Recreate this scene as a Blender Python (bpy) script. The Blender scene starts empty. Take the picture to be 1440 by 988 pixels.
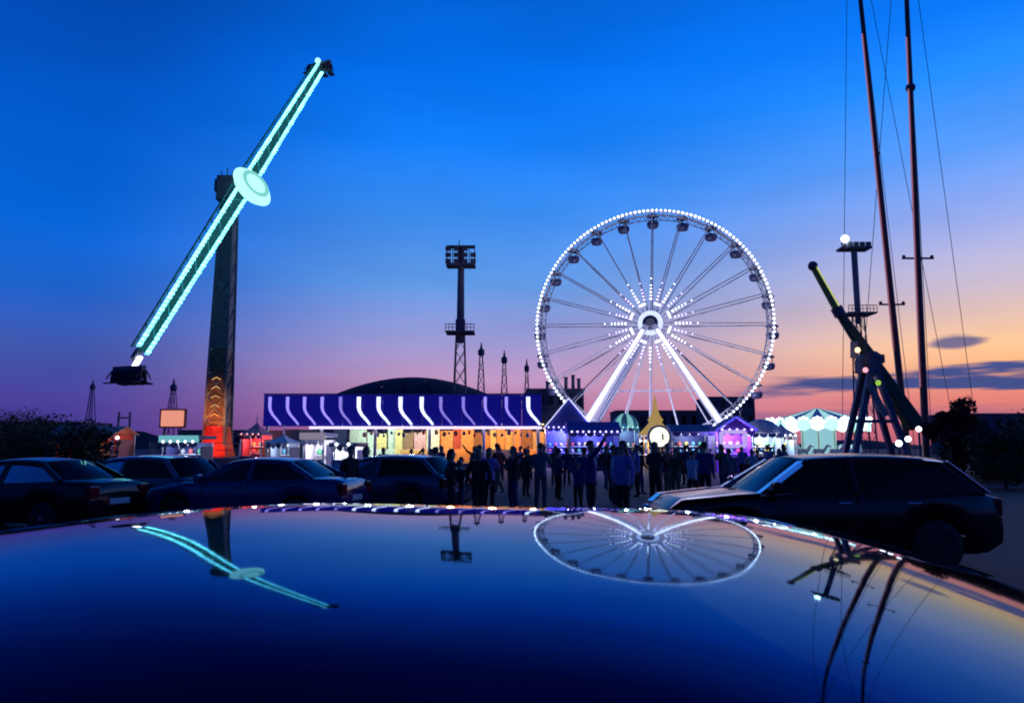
import bpy, bmesh, math, random
from mathutils import Vector, Matrix
random.seed(7)
sc = bpy.context.scene
COL = sc.collection
R = math.radians
# ------------------------------------------------------------------ camera
F = 1040.0                                  # focal length in photograph pixels (1440 wide)
HZ = 630.0                                  # row of the horizon
EYE = 1.60
PITCH = math.atan((HZ - 494.0) / F)
cam_d = bpy.data.cameras.new('camera'); cam = bpy.data.objects.new('camera', cam_d); COL.objects.link(cam)
cam_d.sensor_width = 36.0; cam_d.lens = F / 1440.0 * 36.0
cam_d.clip_start = 0.02; cam_d.clip_end = 9000
cam.location = (0, 0, EYE); cam.rotation_euler = (R(90) + PITCH, 0, 0)
sc.camera = cam
sc.cycles.use_denoising = True
sc.cycles.filter_width = 1.9
sc.cycles.max_bounces = 6
sc.cycles.sample_clamp_indirect = 4.0
sc.view_settings.view_transform = 'Standard'; sc.view_settings.look = 'None'
sc.view_settings.exposure = 0.0; sc.view_settings.gamma = 1.0

def at(px, py, D):
    """point at depth D (metres along +Y) seen in the direction of a photograph pixel"""
    u, v = px - 720.0, 494.0 - py
    X, Y, Z = u, F * math.cos(PITCH) - v * math.sin(PITCH), F * math.sin(PITCH) + v * math.cos(PITCH)
    k = D / Y
    return Vector((X * k, D, EYE + Z * k))
def gx(px, D):
    return at(px, HZ, D).x

def s2l(c):
    return tuple((x / 255.0 / 12.92) if x / 255.0 <= 0.04045 else ((x / 255.0 + 0.055) / 1.055) ** 2.4 for x in c)

# ------------------------------------------------------------------ world: twilight sky
SUN_AZ = R(40)                               # the afterglow, right of the view axis (+Y)
world = bpy.data.worlds.new('World'); sc.world = world; world.use_nodes = True
nt = world.node_tree; nt.nodes.clear()
N, Lk = nt.nodes.new, nt.links.new
def mathn(op, a=None, b=None, c=None, clamp=False):
    n = N('ShaderNodeMath'); n.operation = op; n.use_clamp = clamp
    for i, v in enumerate((a, b, c)):
        if v is None: continue
        if isinstance(v, (int, float)): n.inputs[i].default_value = v
        else: Lk(v, n.inputs[i])
    return n.outputs[0]
def smooth(v, a, b, lo=0.0, hi=1.0):
    n = N('ShaderNodeMapRange'); n.interpolation_type = 'SMOOTHSTEP'
    n.inputs['From Min'].default_value = a; n.inputs['From Max'].default_value = b
    n.inputs['To Min'].default_value = lo; n.inputs['To Max'].default_value = hi
    Lk(v, n.inputs['Value']); return n.outputs['Result']
def mixc(f, a, b):
    n = N('ShaderNodeMix'); n.data_type = 'RGBA'
    Lk(f, n.inputs[0]) if not isinstance(f, float) else setattr(n.inputs[0], 'default_value', f)
    for s, v in ((6, a), (7, b)):
        if isinstance(v, tuple): n.inputs[s].default_value = (*v, 1)
        else: Lk(v, n.inputs[s])
    return n.outputs[2]
tc = N('ShaderNodeTexCoord')
sep = N('ShaderNodeSeparateXYZ'); Lk(tc.outputs['Generated'], sep.inputs[0])
zz = sep.outputs['Z']
az = mathn('ARCTAN2', sep.outputs['X'], sep.outputs['Y'])
da = mathn('ABSOLUTE', mathn('SUBTRACT', az, SUN_AZ))
dlt = mathn('MINIMUM', da, mathn('SUBTRACT', 2 * math.pi, da))
def ramp(stops):
    n = N('ShaderNodeValToRGB'); Lk(zz, n.inputs[0]); e = n.color_ramp.elements
    while len(e) < len(stops): e.new(0.5)
    for i, (p, c) in enumerate(stops):
        e[i].position = p; e[i].color = (*s2l(c), 1)
    return n.outputs[0]
ZEN = (0, 14, 58)
LEFT = ramp([(0, (62, 50, 134)), (.056, (74, 64, 154)), (.12, (62, 88, 176)), (.184, (26, 98, 204)), (.26, (2, 100, 216)), (.334, (0, 94, 210)), (.46, (0, 76, 184)), (.70, (0, 36, 108)), (1, ZEN)])
MID = ramp([(0, (156, 84, 130)), (.05, (184, 120, 162)), (.092, (188, 148, 192)), (.143, (152, 151, 208)), (.217, (96, 153, 228)), (.307, (58, 142, 244)), (.39, (16, 126, 248)), (.47, (0, 112, 240)), (.532, (0, 100, 218)), (.70, (0, 46, 130)), (1, ZEN)])
RIGHT = ramp([(0, (184, 90, 112)), (.06, (234, 134, 122)), (.09, (253, 180, 130)), (.12, (255, 200, 152)), (.184, (206, 190, 208)), (.26, (150, 170, 236)), (.334, (90, 158, 252)), (.41, (36, 142, 255)), (.47, (8, 124, 255)), (.70, (0, 52, 144)), (1, ZEN)])
BACK = ramp([(0, (34, 30, 94)), (.12, (24, 44, 126)), (.3, (0, 56, 146)), (.6, (0, 34, 104)), (1, ZEN)])
sky = mixc(smooth(dlt, R(45), R(72)), mixc(smooth(dlt, R(40), R(4)), MID, RIGHT), LEFT)
sky = mixc(smooth(dlt, R(76), R(140)), sky, BACK)
# low cloud banks near the afterglow
cm = N('ShaderNodeCombineXYZ'); Lk(mathn('MULTIPLY', az, 3.2), cm.inputs[0]); Lk(mathn('MULTIPLY', zz, 34.0), cm.inputs[1])
cn = N('ShaderNodeTexNoise'); Lk(cm.outputs[0], cn.inputs['Vector']); cn.inputs['Scale'].default_value = 1.7; cn.inputs['Detail'].default_value = 5
cnz = mathn('MULTIPLY', mathn('SUBTRACT', cn.outputs[0], 0.5), 0.05)
zc = mathn('ADD', zz, cnz)
bank = mathn('MULTIPLY', smooth(zc, .062, .070), smooth(zc, .094, .086))
bank = mathn('MULTIPLY', bank, smooth(mathn('ADD', az, mathn('MULTIPLY', cnz, 9.0)), R(17), R(24)))
wisp = mathn('MULTIPLY', smooth(zc, .026, .034), smooth(zc, .052, .040))
wisp = mathn('MULTIPLY', mathn('MULTIPLY', wisp, smooth(az, R(2), R(12))), 0.35)
# small lone cloud: distance in (azimuth, height) space
ca = mathn('DIVIDE', mathn('SUBTRACT', az, R(31.3)), 0.034)
cz = mathn('DIVIDE', mathn('SUBTRACT', mathn('ADD', zz, mathn('MULTIPLY', cnz, 0.35)), .1225), .0095)
cd = mathn('ADD', mathn('MULTIPLY', ca, ca), mathn('MULTIPLY', cz, cz))
lone = mathn('MULTIPLY', smooth(cd, 1.15, .25), 0.85)
cl = mathn('MAXIMUM', mathn('MAXIMUM', mathn('MULTIPLY', bank, 1.0), wisp), lone)
sky = mixc(cl, sky, s2l((66, 80, 140)))
hm = N('ShaderNodeMapping'); hm.inputs['Scale'].default_value = (1.5, 1.5, 7); Lk(tc.outputs['Generated'], hm.inputs[0])
hn = N('ShaderNodeTexNoise'); Lk(hm.outputs[0], hn.inputs['Vector']); hn.inputs['Scale'].default_value = 2.2; hn.inputs['Detail'].default_value = 6
hf = smooth(hn.outputs[0], .25, .75, .93, 1.07)
hv = N('ShaderNodeVectorMath'); hv.operation = 'SCALE'; Lk(sky, hv.inputs[0]); Lk(hf, hv.inputs['Scale']); sky = hv.outputs[0]
nish = N('ShaderNodeTexSky'); nish.sky_type = 'NISHITA'; nish.sun_disc = False
nish.sun_elevation = R(-2.0); nish.sun_rotation = SUN_AZ
b1 = N('ShaderNodeBackground'); Lk(sky, b1.inputs[0]); b1.inputs[1].default_value = 1.0
b2 = N('ShaderNodeBackground'); Lk(nish.outputs[0], b2.inputs[0]); b2.inputs[1].default_value = 0.008
ad = N('ShaderNodeAddShader'); Lk(b1.outputs[0], ad.inputs[0]); Lk(b2.outputs[0], ad.inputs[1])
wo = N('ShaderNodeOutputWorld'); Lk(ad.outputs[0], wo.inputs[0])
# the sun has set: only a faint warm skimming light from the afterglow
sd = bpy.data.lights.new('sun', 'SUN'); sd.energy = 0.05; sd.angle = R(60); sd.color = (1, .62, .4)
so = bpy.data.objects.new('sun', sd); COL.objects.link(so)
so.rotation_euler = (R(88), 0, math.pi - SUN_AZ)

# ------------------------------------------------------------------ materials
MATS = {}
def pm(name, col, rough=.6, metal=0.0, var=.25, scale=6.0, bump=0.0, coat=0.0, spec=.5):
    if name in MATS: return MATS[name]
    m = bpy.data.materials.new(name); m.use_nodes = True; t = m.node_tree
    b = t.nodes['Principled BSDF']
    b.inputs['Roughness'].default_value = rough; b.inputs['Metallic'].default_value = metal
    b.inputs['Coat Weight'].default_value = coat; b.inputs['Coat Roughness'].default_value = .03
    b.inputs['Specular IOR Level'].default_value = spec
    if var > 0:
        tx = t.nodes.new('ShaderNodeTexCoord'); n = t.nodes.new('ShaderNodeTexNoise')
        n.inputs['Scale'].default_value = scale; n.inputs['Detail'].default_value = 4
        t.links.new(tx.outputs['Object'], n.inputs['Vector'])
        r = t.nodes.new('ShaderNodeValToRGB'); r.color_ramp.elements[0].position = .3; r.color_ramp.elements[1].position = .7
        r.color_ramp.elements[0].color = (*[c * (1 - var) for c in col], 1); r.color_ramp.elements[1].color = (*[min(1, c * (1 + var)) for c in col], 1)
        t.links.new(n.outputs[0], r.inputs[0]); t.links.new(r.outputs[0], b.inputs['Base Color'])
        if bump:
            bp = t.nodes.new('ShaderNodeBump'); bp.inputs['Strength'].default_value = bump; bp.inputs['Distance'].default_value = .02
            t.links.new(n.outputs[0], bp.inputs['Height']); t.links.new(bp.outputs[0], b.inputs['Normal'])
    else:
        b.inputs['Base Color'].default_value = (*col, 1)
    MATS[name] = m; return m
def em(name, col, s=1.0, light=False):
    if name in MATS: return MATS[name]
    m = bpy.data.materials.new(name); m.use_nodes = True; t = m.node_tree; t.nodes.clear()
    e = t.nodes.new('ShaderNodeEmission'); e.inputs[0].default_value = (*col, 1); e.inputs[1].default_value = s
    o = t.nodes.new('ShaderNodeOutputMaterial'); t.links.new(e.outputs[0], o.inputs[0])
    if not light: m.cycles.emission_sampling = 'NONE'
    MATS[name] = m; return m
def glassm(name, tint, fr=1.5):
    m = bpy.data.materials.new(name); m.use_nodes = True; t = m.node_tree; t.nodes.clear()
    a = t.nodes.new('ShaderNodeBsdfTransparent'); a.inputs[0].default_value = (*tint, 1)
    g = t.nodes.new('ShaderNodeBsdfGlossy'); g.inputs['Roughness'].default_value = .02
    f = t.nodes.new('ShaderNodeFresnel'); f.inputs[0].default_value = fr
    x = t.nodes.new('ShaderNodeMixShader'); o = t.nodes.new('ShaderNodeOutputMaterial')
    t.links.new(f.outputs[0], x.inputs[0]); t.links.new(a.outputs[0], x.inputs[1]); t.links.new(g.outputs[0], x.inputs[2]); t.links.new(x.outputs[0], o.inputs[0])
    MATS[name] = m; return m

asphalt = pm('asphalt', (.024, .025, .030), .75, var=.4, scale=1.5, bump=.4)
steel_dark = pm('steel_dark', (.13, .13, .17), .6)
steel_grey = pm('steel_grey', (.16, .18, .22), .45, .5)
steel_white = pm('steel_white', (.62, .64, .7), .4)
black_rub = pm('rubber', (.012, .012, .014), .7)
alloy = pm('alloy', (.45, .46, .48), .3, .9, var=.1)
chrome = pm('chrome', (.8, .8, .82), .12, 1.0, var=0)
carglass = glassm('car_glass', (.035, .04, .055), 1.4)
interior = pm('interior', (.015, .015, .018), .8)
skin = pm('skin', (.48, .29, .20), .55, var=.08)
bark = pm('bark', (.05, .04, .03), .9, bump=.5)
leaf = pm('leaf', (.045, .07, .03), .7, var=.5, scale=.8)
leaf_red = pm('leaf_red', (.09, .03, .03), .7, var=.5, scale=.8)
concrete = pm('concrete', (.2, .2, .21), .85, var=.2, scale=.4)
led_white = em('led_white', (.82, .88, 1.0), 5)
led_lilac = em('led_lilac', (.55, .46, 1.0), 3)
led_cyan = em('led_cyan', (.16, .74, .78), 5.5)
led_cyan_pale = em('led_cyan_pale', (.36, .86, .80), 1.5)
led_warm = em('led_warm', (1.0, .72, .36), 2.2)
led_orange = em('led_orange', (1.0, .30, .08), 1.6)
led_red = em('led_red', (1.0, .07, .03), 1.3)
led_teal = em('led_teal', (.45, 1.0, .92), 1.3)
led_pink = em('led_pink', (1.0, .42, .55), 1.2)
led_blue = em('led_blue', (.10, .10, 1.0), 1.0)
lamp_white = em('lamp_white', (.86, 1.0, 1.0), 14)

# ------------------------------------------------------------------ mesh helpers
class MB:
    def __init__(s): s.v = []; s.f = []
    def add(s, vs, fs):
        o = len(s.v); s.v += [tuple(p) for p in vs]; s.f += [tuple(i + o for i in f) for f in fs]; return s
    def box(s, c, d, m=None):
        x, y, z = d[0] / 2, d[1] / 2, d[2] / 2
        vs = [Vector((sx * x, sy * y, sz * z)) for sz in (-1, 1) for sx, sy in ((-1, -1), (1, -1), (1, 1), (-1, 1))]
        if m: vs = [m @ p for p in vs]
        c = Vector(c); return s.add([p + c for p in vs], [(3, 2, 1, 0), (4, 5, 6, 7), (0, 1, 5, 4), (1, 2, 6, 5), (2, 3, 7, 6), (3, 0, 4, 7)])
    def bar(s, a, b, w, h=None, w2=None, h2=None, up=(0, 0, 1)):
        a, b = Vector(a), Vector(b); h = h or w; w2 = w2 or w; h2 = h2 or h
        d = (b - a).normalized(); u = Vector(up)
        if abs(d.dot(u)) > .98: u = Vector((0, 1, 0))
        r = d.cross(u).normalized(); u = r.cross(d)
        vs = []
        for p, ww, hh in ((a, w, h), (b, w2, h2)):
            vs += [p + r * sx * ww / 2 + u * sy * hh / 2 for sx, sy in ((-1, -1), (1, -1), (1, 1), (-1, 1))]
        return s.add(vs, [(3, 2, 1, 0), (4, 5, 6, 7), (0, 1, 5, 4), (1, 2, 6, 5), (2, 3, 7, 6), (3, 0, 4, 7)])
    def tube(s, a, b, r0, r1=None, n=8):
        a, b = Vector(a), Vector(b); r1 = r0 if r1 is None else r1
        d = (b - a).normalized(); u = Vector((0, 0, 1)) if abs(d.z) < .95 else Vector((1, 0, 0))
        x = d.cross(u).normalized(); y = x.cross(d)
        vs = []
        for p, r in ((a, r0), (b, r1)):
            vs += [p + (x * math.cos(2 * math.pi * i / n) + y * math.sin(2 * math.pi * i / n)) * r for i in range(n)]
        fs = [(i, (i + 1) % n, n + (i + 1) % n, n + i) for i in range(n)] + [tuple(range(n))[::-1], tuple(range(n, 2 * n))]
        return s.add(vs, fs)
    def path(s, pts, r, n=6):
        for a, b in zip(pts[:-1], pts[1:]): s.tube(a, b, r, r, n)
        return s
    def ball(s, c, r, n=6, m=4, sz=1.0):
        c = Vector(c); vs = [c + Vector((0, 0, r * sz))]
        for j in range(1, m):
            t = math.pi * j / m
            vs += [c + Vector((r * math.sin(t) * math.cos(2 * math.pi * i / n), r * math.sin(t) * math.sin(2 * math.pi * i / n), r * sz * math.cos(t))) for i in range(n)]
        vs.append(c - Vector((0, 0, r * sz))); e = len(vs) - 1
        fs = [(0, 1 + i, 1 + (i + 1) % n) for i in range(n)]
        for j in range(m - 2):
            o = 1 + j * n; fs += [(o + i, o + n + i, o + n + (i + 1) % n, o + (i + 1) % n) for i in range(n)]
        o = 1 + (m - 2) * n; fs += [(o + (i + 1) % n, o + i, e) for i in range(n)]
        return s.add(vs, fs)
    def bead(s, c, r):
        c = Vector(c); return s.add([c + Vector(p) * r for p in ((1, 0, 0), (-1, 0, 0), (0, 1, 0), (0, -1, 0), (0, 0, 1), (0, 0, -1))],
            [(0, 2, 4), (2, 1, 4), (1, 3, 4), (3, 0, 4), (2, 0, 5), (1, 2, 5), (3, 1, 5), (0, 3, 5)])
    def lathe(s, prof, n=20, c=(0, 0, 0), axis='z', arc=None):
        vs = []
        for r, h in prof:
            for i in range(n):
                t = 2 * math.pi * i / n; x, y = r * math.cos(t), r * math.sin(t)
                p = (x, y, h) if axis == 'z' else ((x, h, y) if axis == 'y' else (h, x, y))
                vs.append(Vector(p) + Vector(c))
        fs = [(j * n + i, j * n + (i + 1) % n, (j + 1) * n + (i + 1) % n, (j + 1) * n + i) for j in range(len(prof) - 1) for i in range(n)]
        fs += [tuple(range(n))[::-1], tuple(range((len(prof) - 1) * n, len(prof) * n))]
        return s.add(vs, fs)
    def prism(s, pts, a, b):
        """polygon pts (x,z) extruded along y from a to b"""
        n = len(pts); vs = [(x, a, z) for x, z in pts] + [(x, b, z) for x, z in pts]
        return s.add(vs, [tuple(range(n)), tuple(range(n, 2 * n))[::-1]] + [(i, n + i, n + (i + 1) % n, (i + 1) % n) for i in range(n)])
    def build(s, name, mat, parent=None, smooth=False, loc=None, kind=None, bevel=0):
        me = bpy.data.meshes.new(name); me.from_pydata(s.v, [], s.f); me.update()
        bm = bmesh.new(); bm.from_mesh(me); bmesh.ops.recalc_face_normals(bm, faces=bm.faces); bm.to_mesh(me); bm.free()
        o = bpy.data.objects.new(name, me); COL.objects.link(o)
        if mat: me.materials.append(mat)
        if parent: o.parent = parent
        if loc is not None: o.location = loc
        if smooth:
            for p in me.polygons: p.use_smooth = True
        if bevel:
            bv = o.modifiers.new('bevel', 'BEVEL'); bv.width = bevel; bv.segments = 2; bv.limit_method = 'ANGLE'
        if kind: o['kind'] = kind
        return o
def thing(name, label, cat, loc=(0, 0, 0), rz=0.0, group=None):
    o = bpy.data.objects.new(name, None); COL.objects.link(o); o.empty_display_size = .2
    o.location = loc; o.rotation_euler = (0, 0, rz); o['label'] = label; o['category'] = cat
    if group: o['group'] = group
    return o
def tag(o, label, cat, group=None):
    o['label'] = label; o['category'] = cat
    if group: o['group'] = group
    return o
def dup(root, loc, rz, label=None, scale=1.0):
    r = root.copy(); COL.objects.link(r); r.location = loc; r.rotation_euler = (0, 0, rz); r.scale = (scale,) * 3
    if label: r['label'] = label
    for ch in list(root.children):
        c = ch.copy(); COL.objects.link(c); c.parent = r
        for g in list(ch.children):
            d = g.copy(); COL.objects.link(d); d.parent = c
    return r
def lamp(name, loc, col, power, size=.15, parent=None):
    l = bpy.data.lights.new(name, 'POINT'); l.color = col; l.energy = power; l.shadow_soft_size = size
    o = bpy.data.objects.new(name, l); COL.objects.link(o); o.location = loc
    if parent: o.parent = parent
    return o
def spot(name, loc, target, col, power, angle, parent=None):
    l = bpy.data.lights.new(name, 'SPOT'); l.color = col; l.energy = power; l.spot_size = R(angle); l.spot_blend = .6; l.shadow_soft_size = .2
    o = bpy.data.objects.new(name, l); COL.objects.link(o); o.location = loc
    o.rotation_euler = (Vector(target) - Vector(loc)).to_track_quat('-Z', 'Y').to_euler()
    if parent: o.parent = parent
    return o
def lerp(x, pts):
    if x <= pts[0][0]: return pts[0][1]
    for (a, p), (b, q) in zip(pts[:-1], pts[1:]):
        if x <= b: return p + (q - p) * (x - a) / (b - a)
    return pts[-1][1]

# ------------------------------------------------------------------ setting
g = MB(); S = 4000
g.add([(-S, -60, 0), (S, -60, 0), (S, S, 0), (-S, S, 0)], [(0, 1, 2, 3)])
o = g.build('ground', asphalt); o['kind'] = 'structure'
# painted bay lines in the car park
ln = pm('road_paint', (.6, .6, .58), .7, var=.35, scale=3)
for i in range(7):
    b = MB(); x = -9 + i * 2.7
    b.add([(x, 12, .004), (x + .12, 12, .004), (x + .12, 16.6, .004), (x, 16.6, .004)], [(0, 1, 2, 3)])
    b.build('bay_line', ln)['kind'] = 'structure'
# far low hills along the horizon
def hills(name, y, x0, x1, h, seed, mat):
    rr = random.Random(seed); n = 60; b = MB(); vs = []
    ph = [rr.uniform(0, 6) for _ in range(4)]
    for i in range(n + 1):
        t = i / n; x = x0 + (x1 - x0) * t
        z = h * (.45 + .25 * math.sin(5 * t + ph[0]) + .15 * math.sin(13 * t + ph[1]) + .1 * math.sin(31 * t + ph[2])) * min(1, 6 * t, 6 * (1 - t))
        vs += [(x, y - 60, -1), (x, y, max(0, z)), (x, y + 200, -1)]
    fs = []
    for i in range(n):
        for k in (0, 1): fs.append((i * 3 + k, i * 3 + k + 1, i * 3 + 4 + k, i * 3 + 3 + k))
    b.add(vs, fs); b.build(name, mat, smooth=True)['kind'] = 'structure'
hillm = pm('hill_scrub', (.035, .05, .05), .9, var=.4, scale=.01)
hills('hill', 1500, -1700, -550, 75, 3, hillm)
hills('hill', 1700, 300, 1900, 45, 5, hillm)
# ------------------------------------------------------------------ cars
def wheel(parent, loc, r, w, side, rm=None):
    t = MB().lathe([(r * .62, -w / 2), (r * .93, -w / 2), (r, -w * .33), (r, w * .33), (r * .93, w / 2), (r * .62, w / 2)], 28, axis='y').build('wheel', black_rub, parent, True, loc)
    b = MB(); yo = side * w * .38
    b.lathe([(r * .52, yo - .02), (r * .64, yo - .02), (r * .64, yo + .02), (r * .52, yo + .02), (r * .52, yo - .02)], 24, axis='y')
    for k in range(5):
        a = 2 * math.pi * k / 5 + .3
        b.bar((0, yo, 0), (math.cos(a) * r * .56, yo, math.sin(a) * r * .56), r * .2, .03, r * .13, .03, up=(0, 1, 0))
    b.lathe([(r * .14, yo - .025), (r * .14, yo + .03)], 12, axis='y')
    b.build('rim', rm or alloy, t)
    return t
def car(name, label, loc, rz, paint, L=4.2, W=1.76, H=1.45, wr=.31, style='hatch', roof=None, ytop=None, xs=None, trim=None, tail=None, glass=None):
    """front of the car points along local +x"""
    t = thing(name, label, 'car', loc, rz)
    glass = glass or carglass
    hl = L / 2; wb = L * .6; wx = (wb / 2 + .04, -wb / 2 + .04)
    k = H / 1.45
    if style == 'suv':
        zb = [(-hl, .74 * k), (-hl + .05, .92 * k), (-hl + .3, .97 * k), (.55, .97 * k), (hl - .95, .93 * k), (hl - .25, .86 * k), (hl - .03, .70 * k), (hl, .55 * k)]
        xa, xat, xb, xct, xc = .98, .34, -.28, -1.55, -2.02
    elif style == 'sedan':
        zb = [(-hl, .72), (-hl + .05, .93), (-hl + .25, .98), (-hl + .75, 1.0), (-.9, .97), (.6, .93), (hl - .9, .89), (hl - .25, .78), (hl - .03, .62), (hl, .5)]
        xa, xat, xb, xct, xc = .98, .30, -.25, -1.05, -1.62
    else:
        zb = [(-hl, .74), (-hl + .04, .92), (-hl + .25, .97), (.5, .92), (hl - .85, .90), (hl - .25, .76), (hl - .03, .60), (hl, .48)]
        xa, xat, xb, xct, xc = .95, .34, -.25, -1.45, -1.92
    if xs: xa, xat, xb, xct, xc = xs
    hw0 = W / 2
    def hw(x): return hw0 * (1 - .16 * abs(x / hl) ** 5)
    def low(x):
        z = .24 * k
        for c in wx:
            q = (wr + .065) ** 2 - (x - c) ** 2
            if q > 0: z = max(z, wr + math.sqrt(q))
        if abs(x) > hl - .25: z = max(z, .24 * k + .12 * (abs(x) - hl + .25) / .25)
        return z
    # lower body shell
    n = 84; vs = []; ring = 0
    for i in range(n + 1):
        x = -hl + L * i / n; zz = lerp(x, zb); h = hw(x); lo = low(x)
        mids = [lo, lo + (zz - lo) * .3, lo + (zz - lo) * .62, zz - .05, zz - .008]
        wid = [.955, .995, 1.0, .975, .93]
        half = [(h * w_, z_) for w_, z_ in zip(wid, mids)] + [(h * .6, zz + .02), (h * .25, zz + .03)]
        rg = half + [(-y, z) for y, z in half[::-1]]; ring = len(rg)
        vs += [(x, y, z) for y, z in rg]
    fs = [(i * ring + j, i * ring + j + 1, (i + 1) * ring + j + 1, (i + 1) * ring + j) for i in range(n) for j in range(ring - 1)]
    fs += [tuple(range(ring))[::-1], tuple(range(n * ring, (n + 1) * ring))]
    body = MB().add(vs, fs).build('body', paint, t, True)
    MB().box((0, 0, .30 * k), (L * .86, W * .8, .18)).build('underbody', interior, t)
    # roof
    yt = ytop or hw0 * .70
    if roof is None:
        def roof(x, y):
            u = (x - (xat + xct) / 2) / ((xat - xct) / 2)
            return H - .05 * u * u - .045 * (y / yt) ** 2 - (.03 * max(0, abs(y / yt) - .85) / .15)
    nx, ny = (150, 110) if ytop else (24, 16)
    vs, fs = [], []
    for i in range(nx + 1):
        x = xct + (xat - xct) * i / nx
        for j in range(ny + 1):
            y = -yt + 2 * yt * j / ny; vs.append((x, y, roof(x, y)))
    for i in range(nx):
        for j in range(ny): a = i * (ny + 1) + j; fs.append((a, a + 1, a + ny + 2, a + ny + 1))
    o = MB().add(vs, fs).build('roof', paint, t, True)
    sol = o.modifiers.new('thick', 'SOLIDIFY'); sol.thickness = .025; sol.offset = -1
    # pillars, windows
    def top(x, s): return Vector((x, s * yt, roof(x, s * yt) - .012))
    def bot(x, s): return Vector((x, s * hw(x) * .92, lerp(x, zb) - .01))
    for s in (-1, 1):
        for pa, pb, w in ((bot(xa, s), top(xat, s), .075), (bot(xb, s), top(xb, s), .09), (bot(xc, s), top(xct, s), .11)):
            MB().bar(pa, pb, w, .05, up=(0, 1, 0)).build('pillar', trim if (trim and pa.x > 0) else paint, t, bevel=.008)
        rail = MB(); m_ = 14
        for i in range(m_):
            x0 = xct + (xat - xct) * i / m_; x1 = xct + (xat - xct) * (i + 1) / m_
            rail.bar(top(x0, s) - Vector((0, 0, .02)), top(x1, s) - Vector((0, 0, .02)), .05, .045)
        rail.build('roof_rail', paint, t)
        for nm, a, b, c, d in (('front_window', bot(xa - .06, s), bot(xb + .05, s), top(xb + .05, s), top(xat - .03, s)), ('rear_window', bot(xb - .05, s), bot(xc + .10, s), top(xct + .06, s), top(xb - .05, s))):
            q = [p + Vector((0, -s * .012, 0)) for p in (a, b, c, d)]
            MB().add(q, [(0, 1, 2, 3)]).build('side_window', glass, t)
    for nm, xl, xh, sg in (('windscreen', xa - .02, xat - .01, 1), ('back_window', xc + .03, xct + .02, -1)):
        vs, fs = [], []
        for i in range(9):
            f = i / 8
            for j in range(13):
                q = -1 + j / 6; a, b = bot(xl, 1), top(xh, 1)
                yy = (a.y + (b.y - a.y) * f) * q * .96; bow = .07 * (1 - q * q) * sg
                vs.append((a.x + (b.x - a.x) * f + bow, yy, a.z + (b.z + (roof(xh, yy) - roof(xh, yt)) - a.z) * f + .02 * math.sin(math.pi * f)))
        for i in range(8):
            for j in range(12): a = i * 13 + j; fs.append((a, a + 1, a + 14, a + 13))
        MB().add(vs, fs).build(nm, glass, t, True)
    # seats
    for x, w in ((.05, .5), (-.95, 1.2)):
        for y in ((-.36, .36) if w < 1 else (0,)):
            b = MB(); b.box((x + .1, y, .58 * k), (.5, w, .2)); b.bar((x - .15, y, .62 * k), (x - .32, y, 1.06 * k), w, .14, up=(1, 0, 0))
            if w < 1: b.box((x - .36, y, 1.2 * k), (.1, .24, .17))
            b.build('seat', interior, t, bevel=.03)
    # wheels, lamps, plates, mirrors, handles
    for x in wx:
        for s in (-1, 1): wheel(t, (x, s * (hw0 - .12), wr), wr, .2, s, pm('dark_alloy', (.03, .03, .035), .4, .5) if trim else None)
    hlm = pm('headlamp_lens', (.5, .52, .56), .08, .3, var=0); tlm = tail or pm('tail_lens', (.25, .01, .012), .15, var=0)
    for s in (-1, 1):
        x = hl - .13; zt = lerp(x, zb)
        MB().box((x - .02, s * hw(x) * .80, zt - .11), (.24, .34, .13), Matrix.Rotation(R(-25 * s), 3, 'Z')).build('headlight', hlm, t, bevel=.03)
        x = -hl + .06; zt = lerp(x, zb)
        MB().box((x, s * hw(x) * .84, zt - .14), (.14, .26, .24)).build('tail_light', tlm, t, bevel=.03)
        mx = xa - .18; mz = lerp(mx, zb) + .09
        mo = MB().box((mx, s * (hw(mx) * .93 + .13), mz), (.12, .2, .14)).build('wing_mirror', paint, t, bevel=.035)
        MB().bar((mx, s * hw(mx) * .9, mz - .07), (mx, s * (hw(mx) * .93 + .06), mz - .04), .05, .03).build('bracket', interior, mo)
        for x in (xb + .18, xb - .72):
            MB().box((x, s * (hw(x) * .99 + .012), lerp(x, zb) - .13), (.17, .03, .03)).build('door_handle', trim or paint, t, bevel=.008)
        for x in (xa - .22, xb, xb - .88):
            lo = max(low(x), .3) + .02
            MB().bar((x, s * hw(x) * .999, lo), (x, s * hw(x) * .985, lerp(x, zb) - .04), .012, .012).build('door_seam', interior, t)
    MB().box((hl - .04, 0, .62 * k), (.06, W * .5, .09)).build('grille', interior, t, bevel=.02)
    MB().box((-hl - .005, 0, .62 * k), (.02, .5, .11)).build('number_plate', pm('plate', (.6, .6, .58), .5, var=.05), t)
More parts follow.
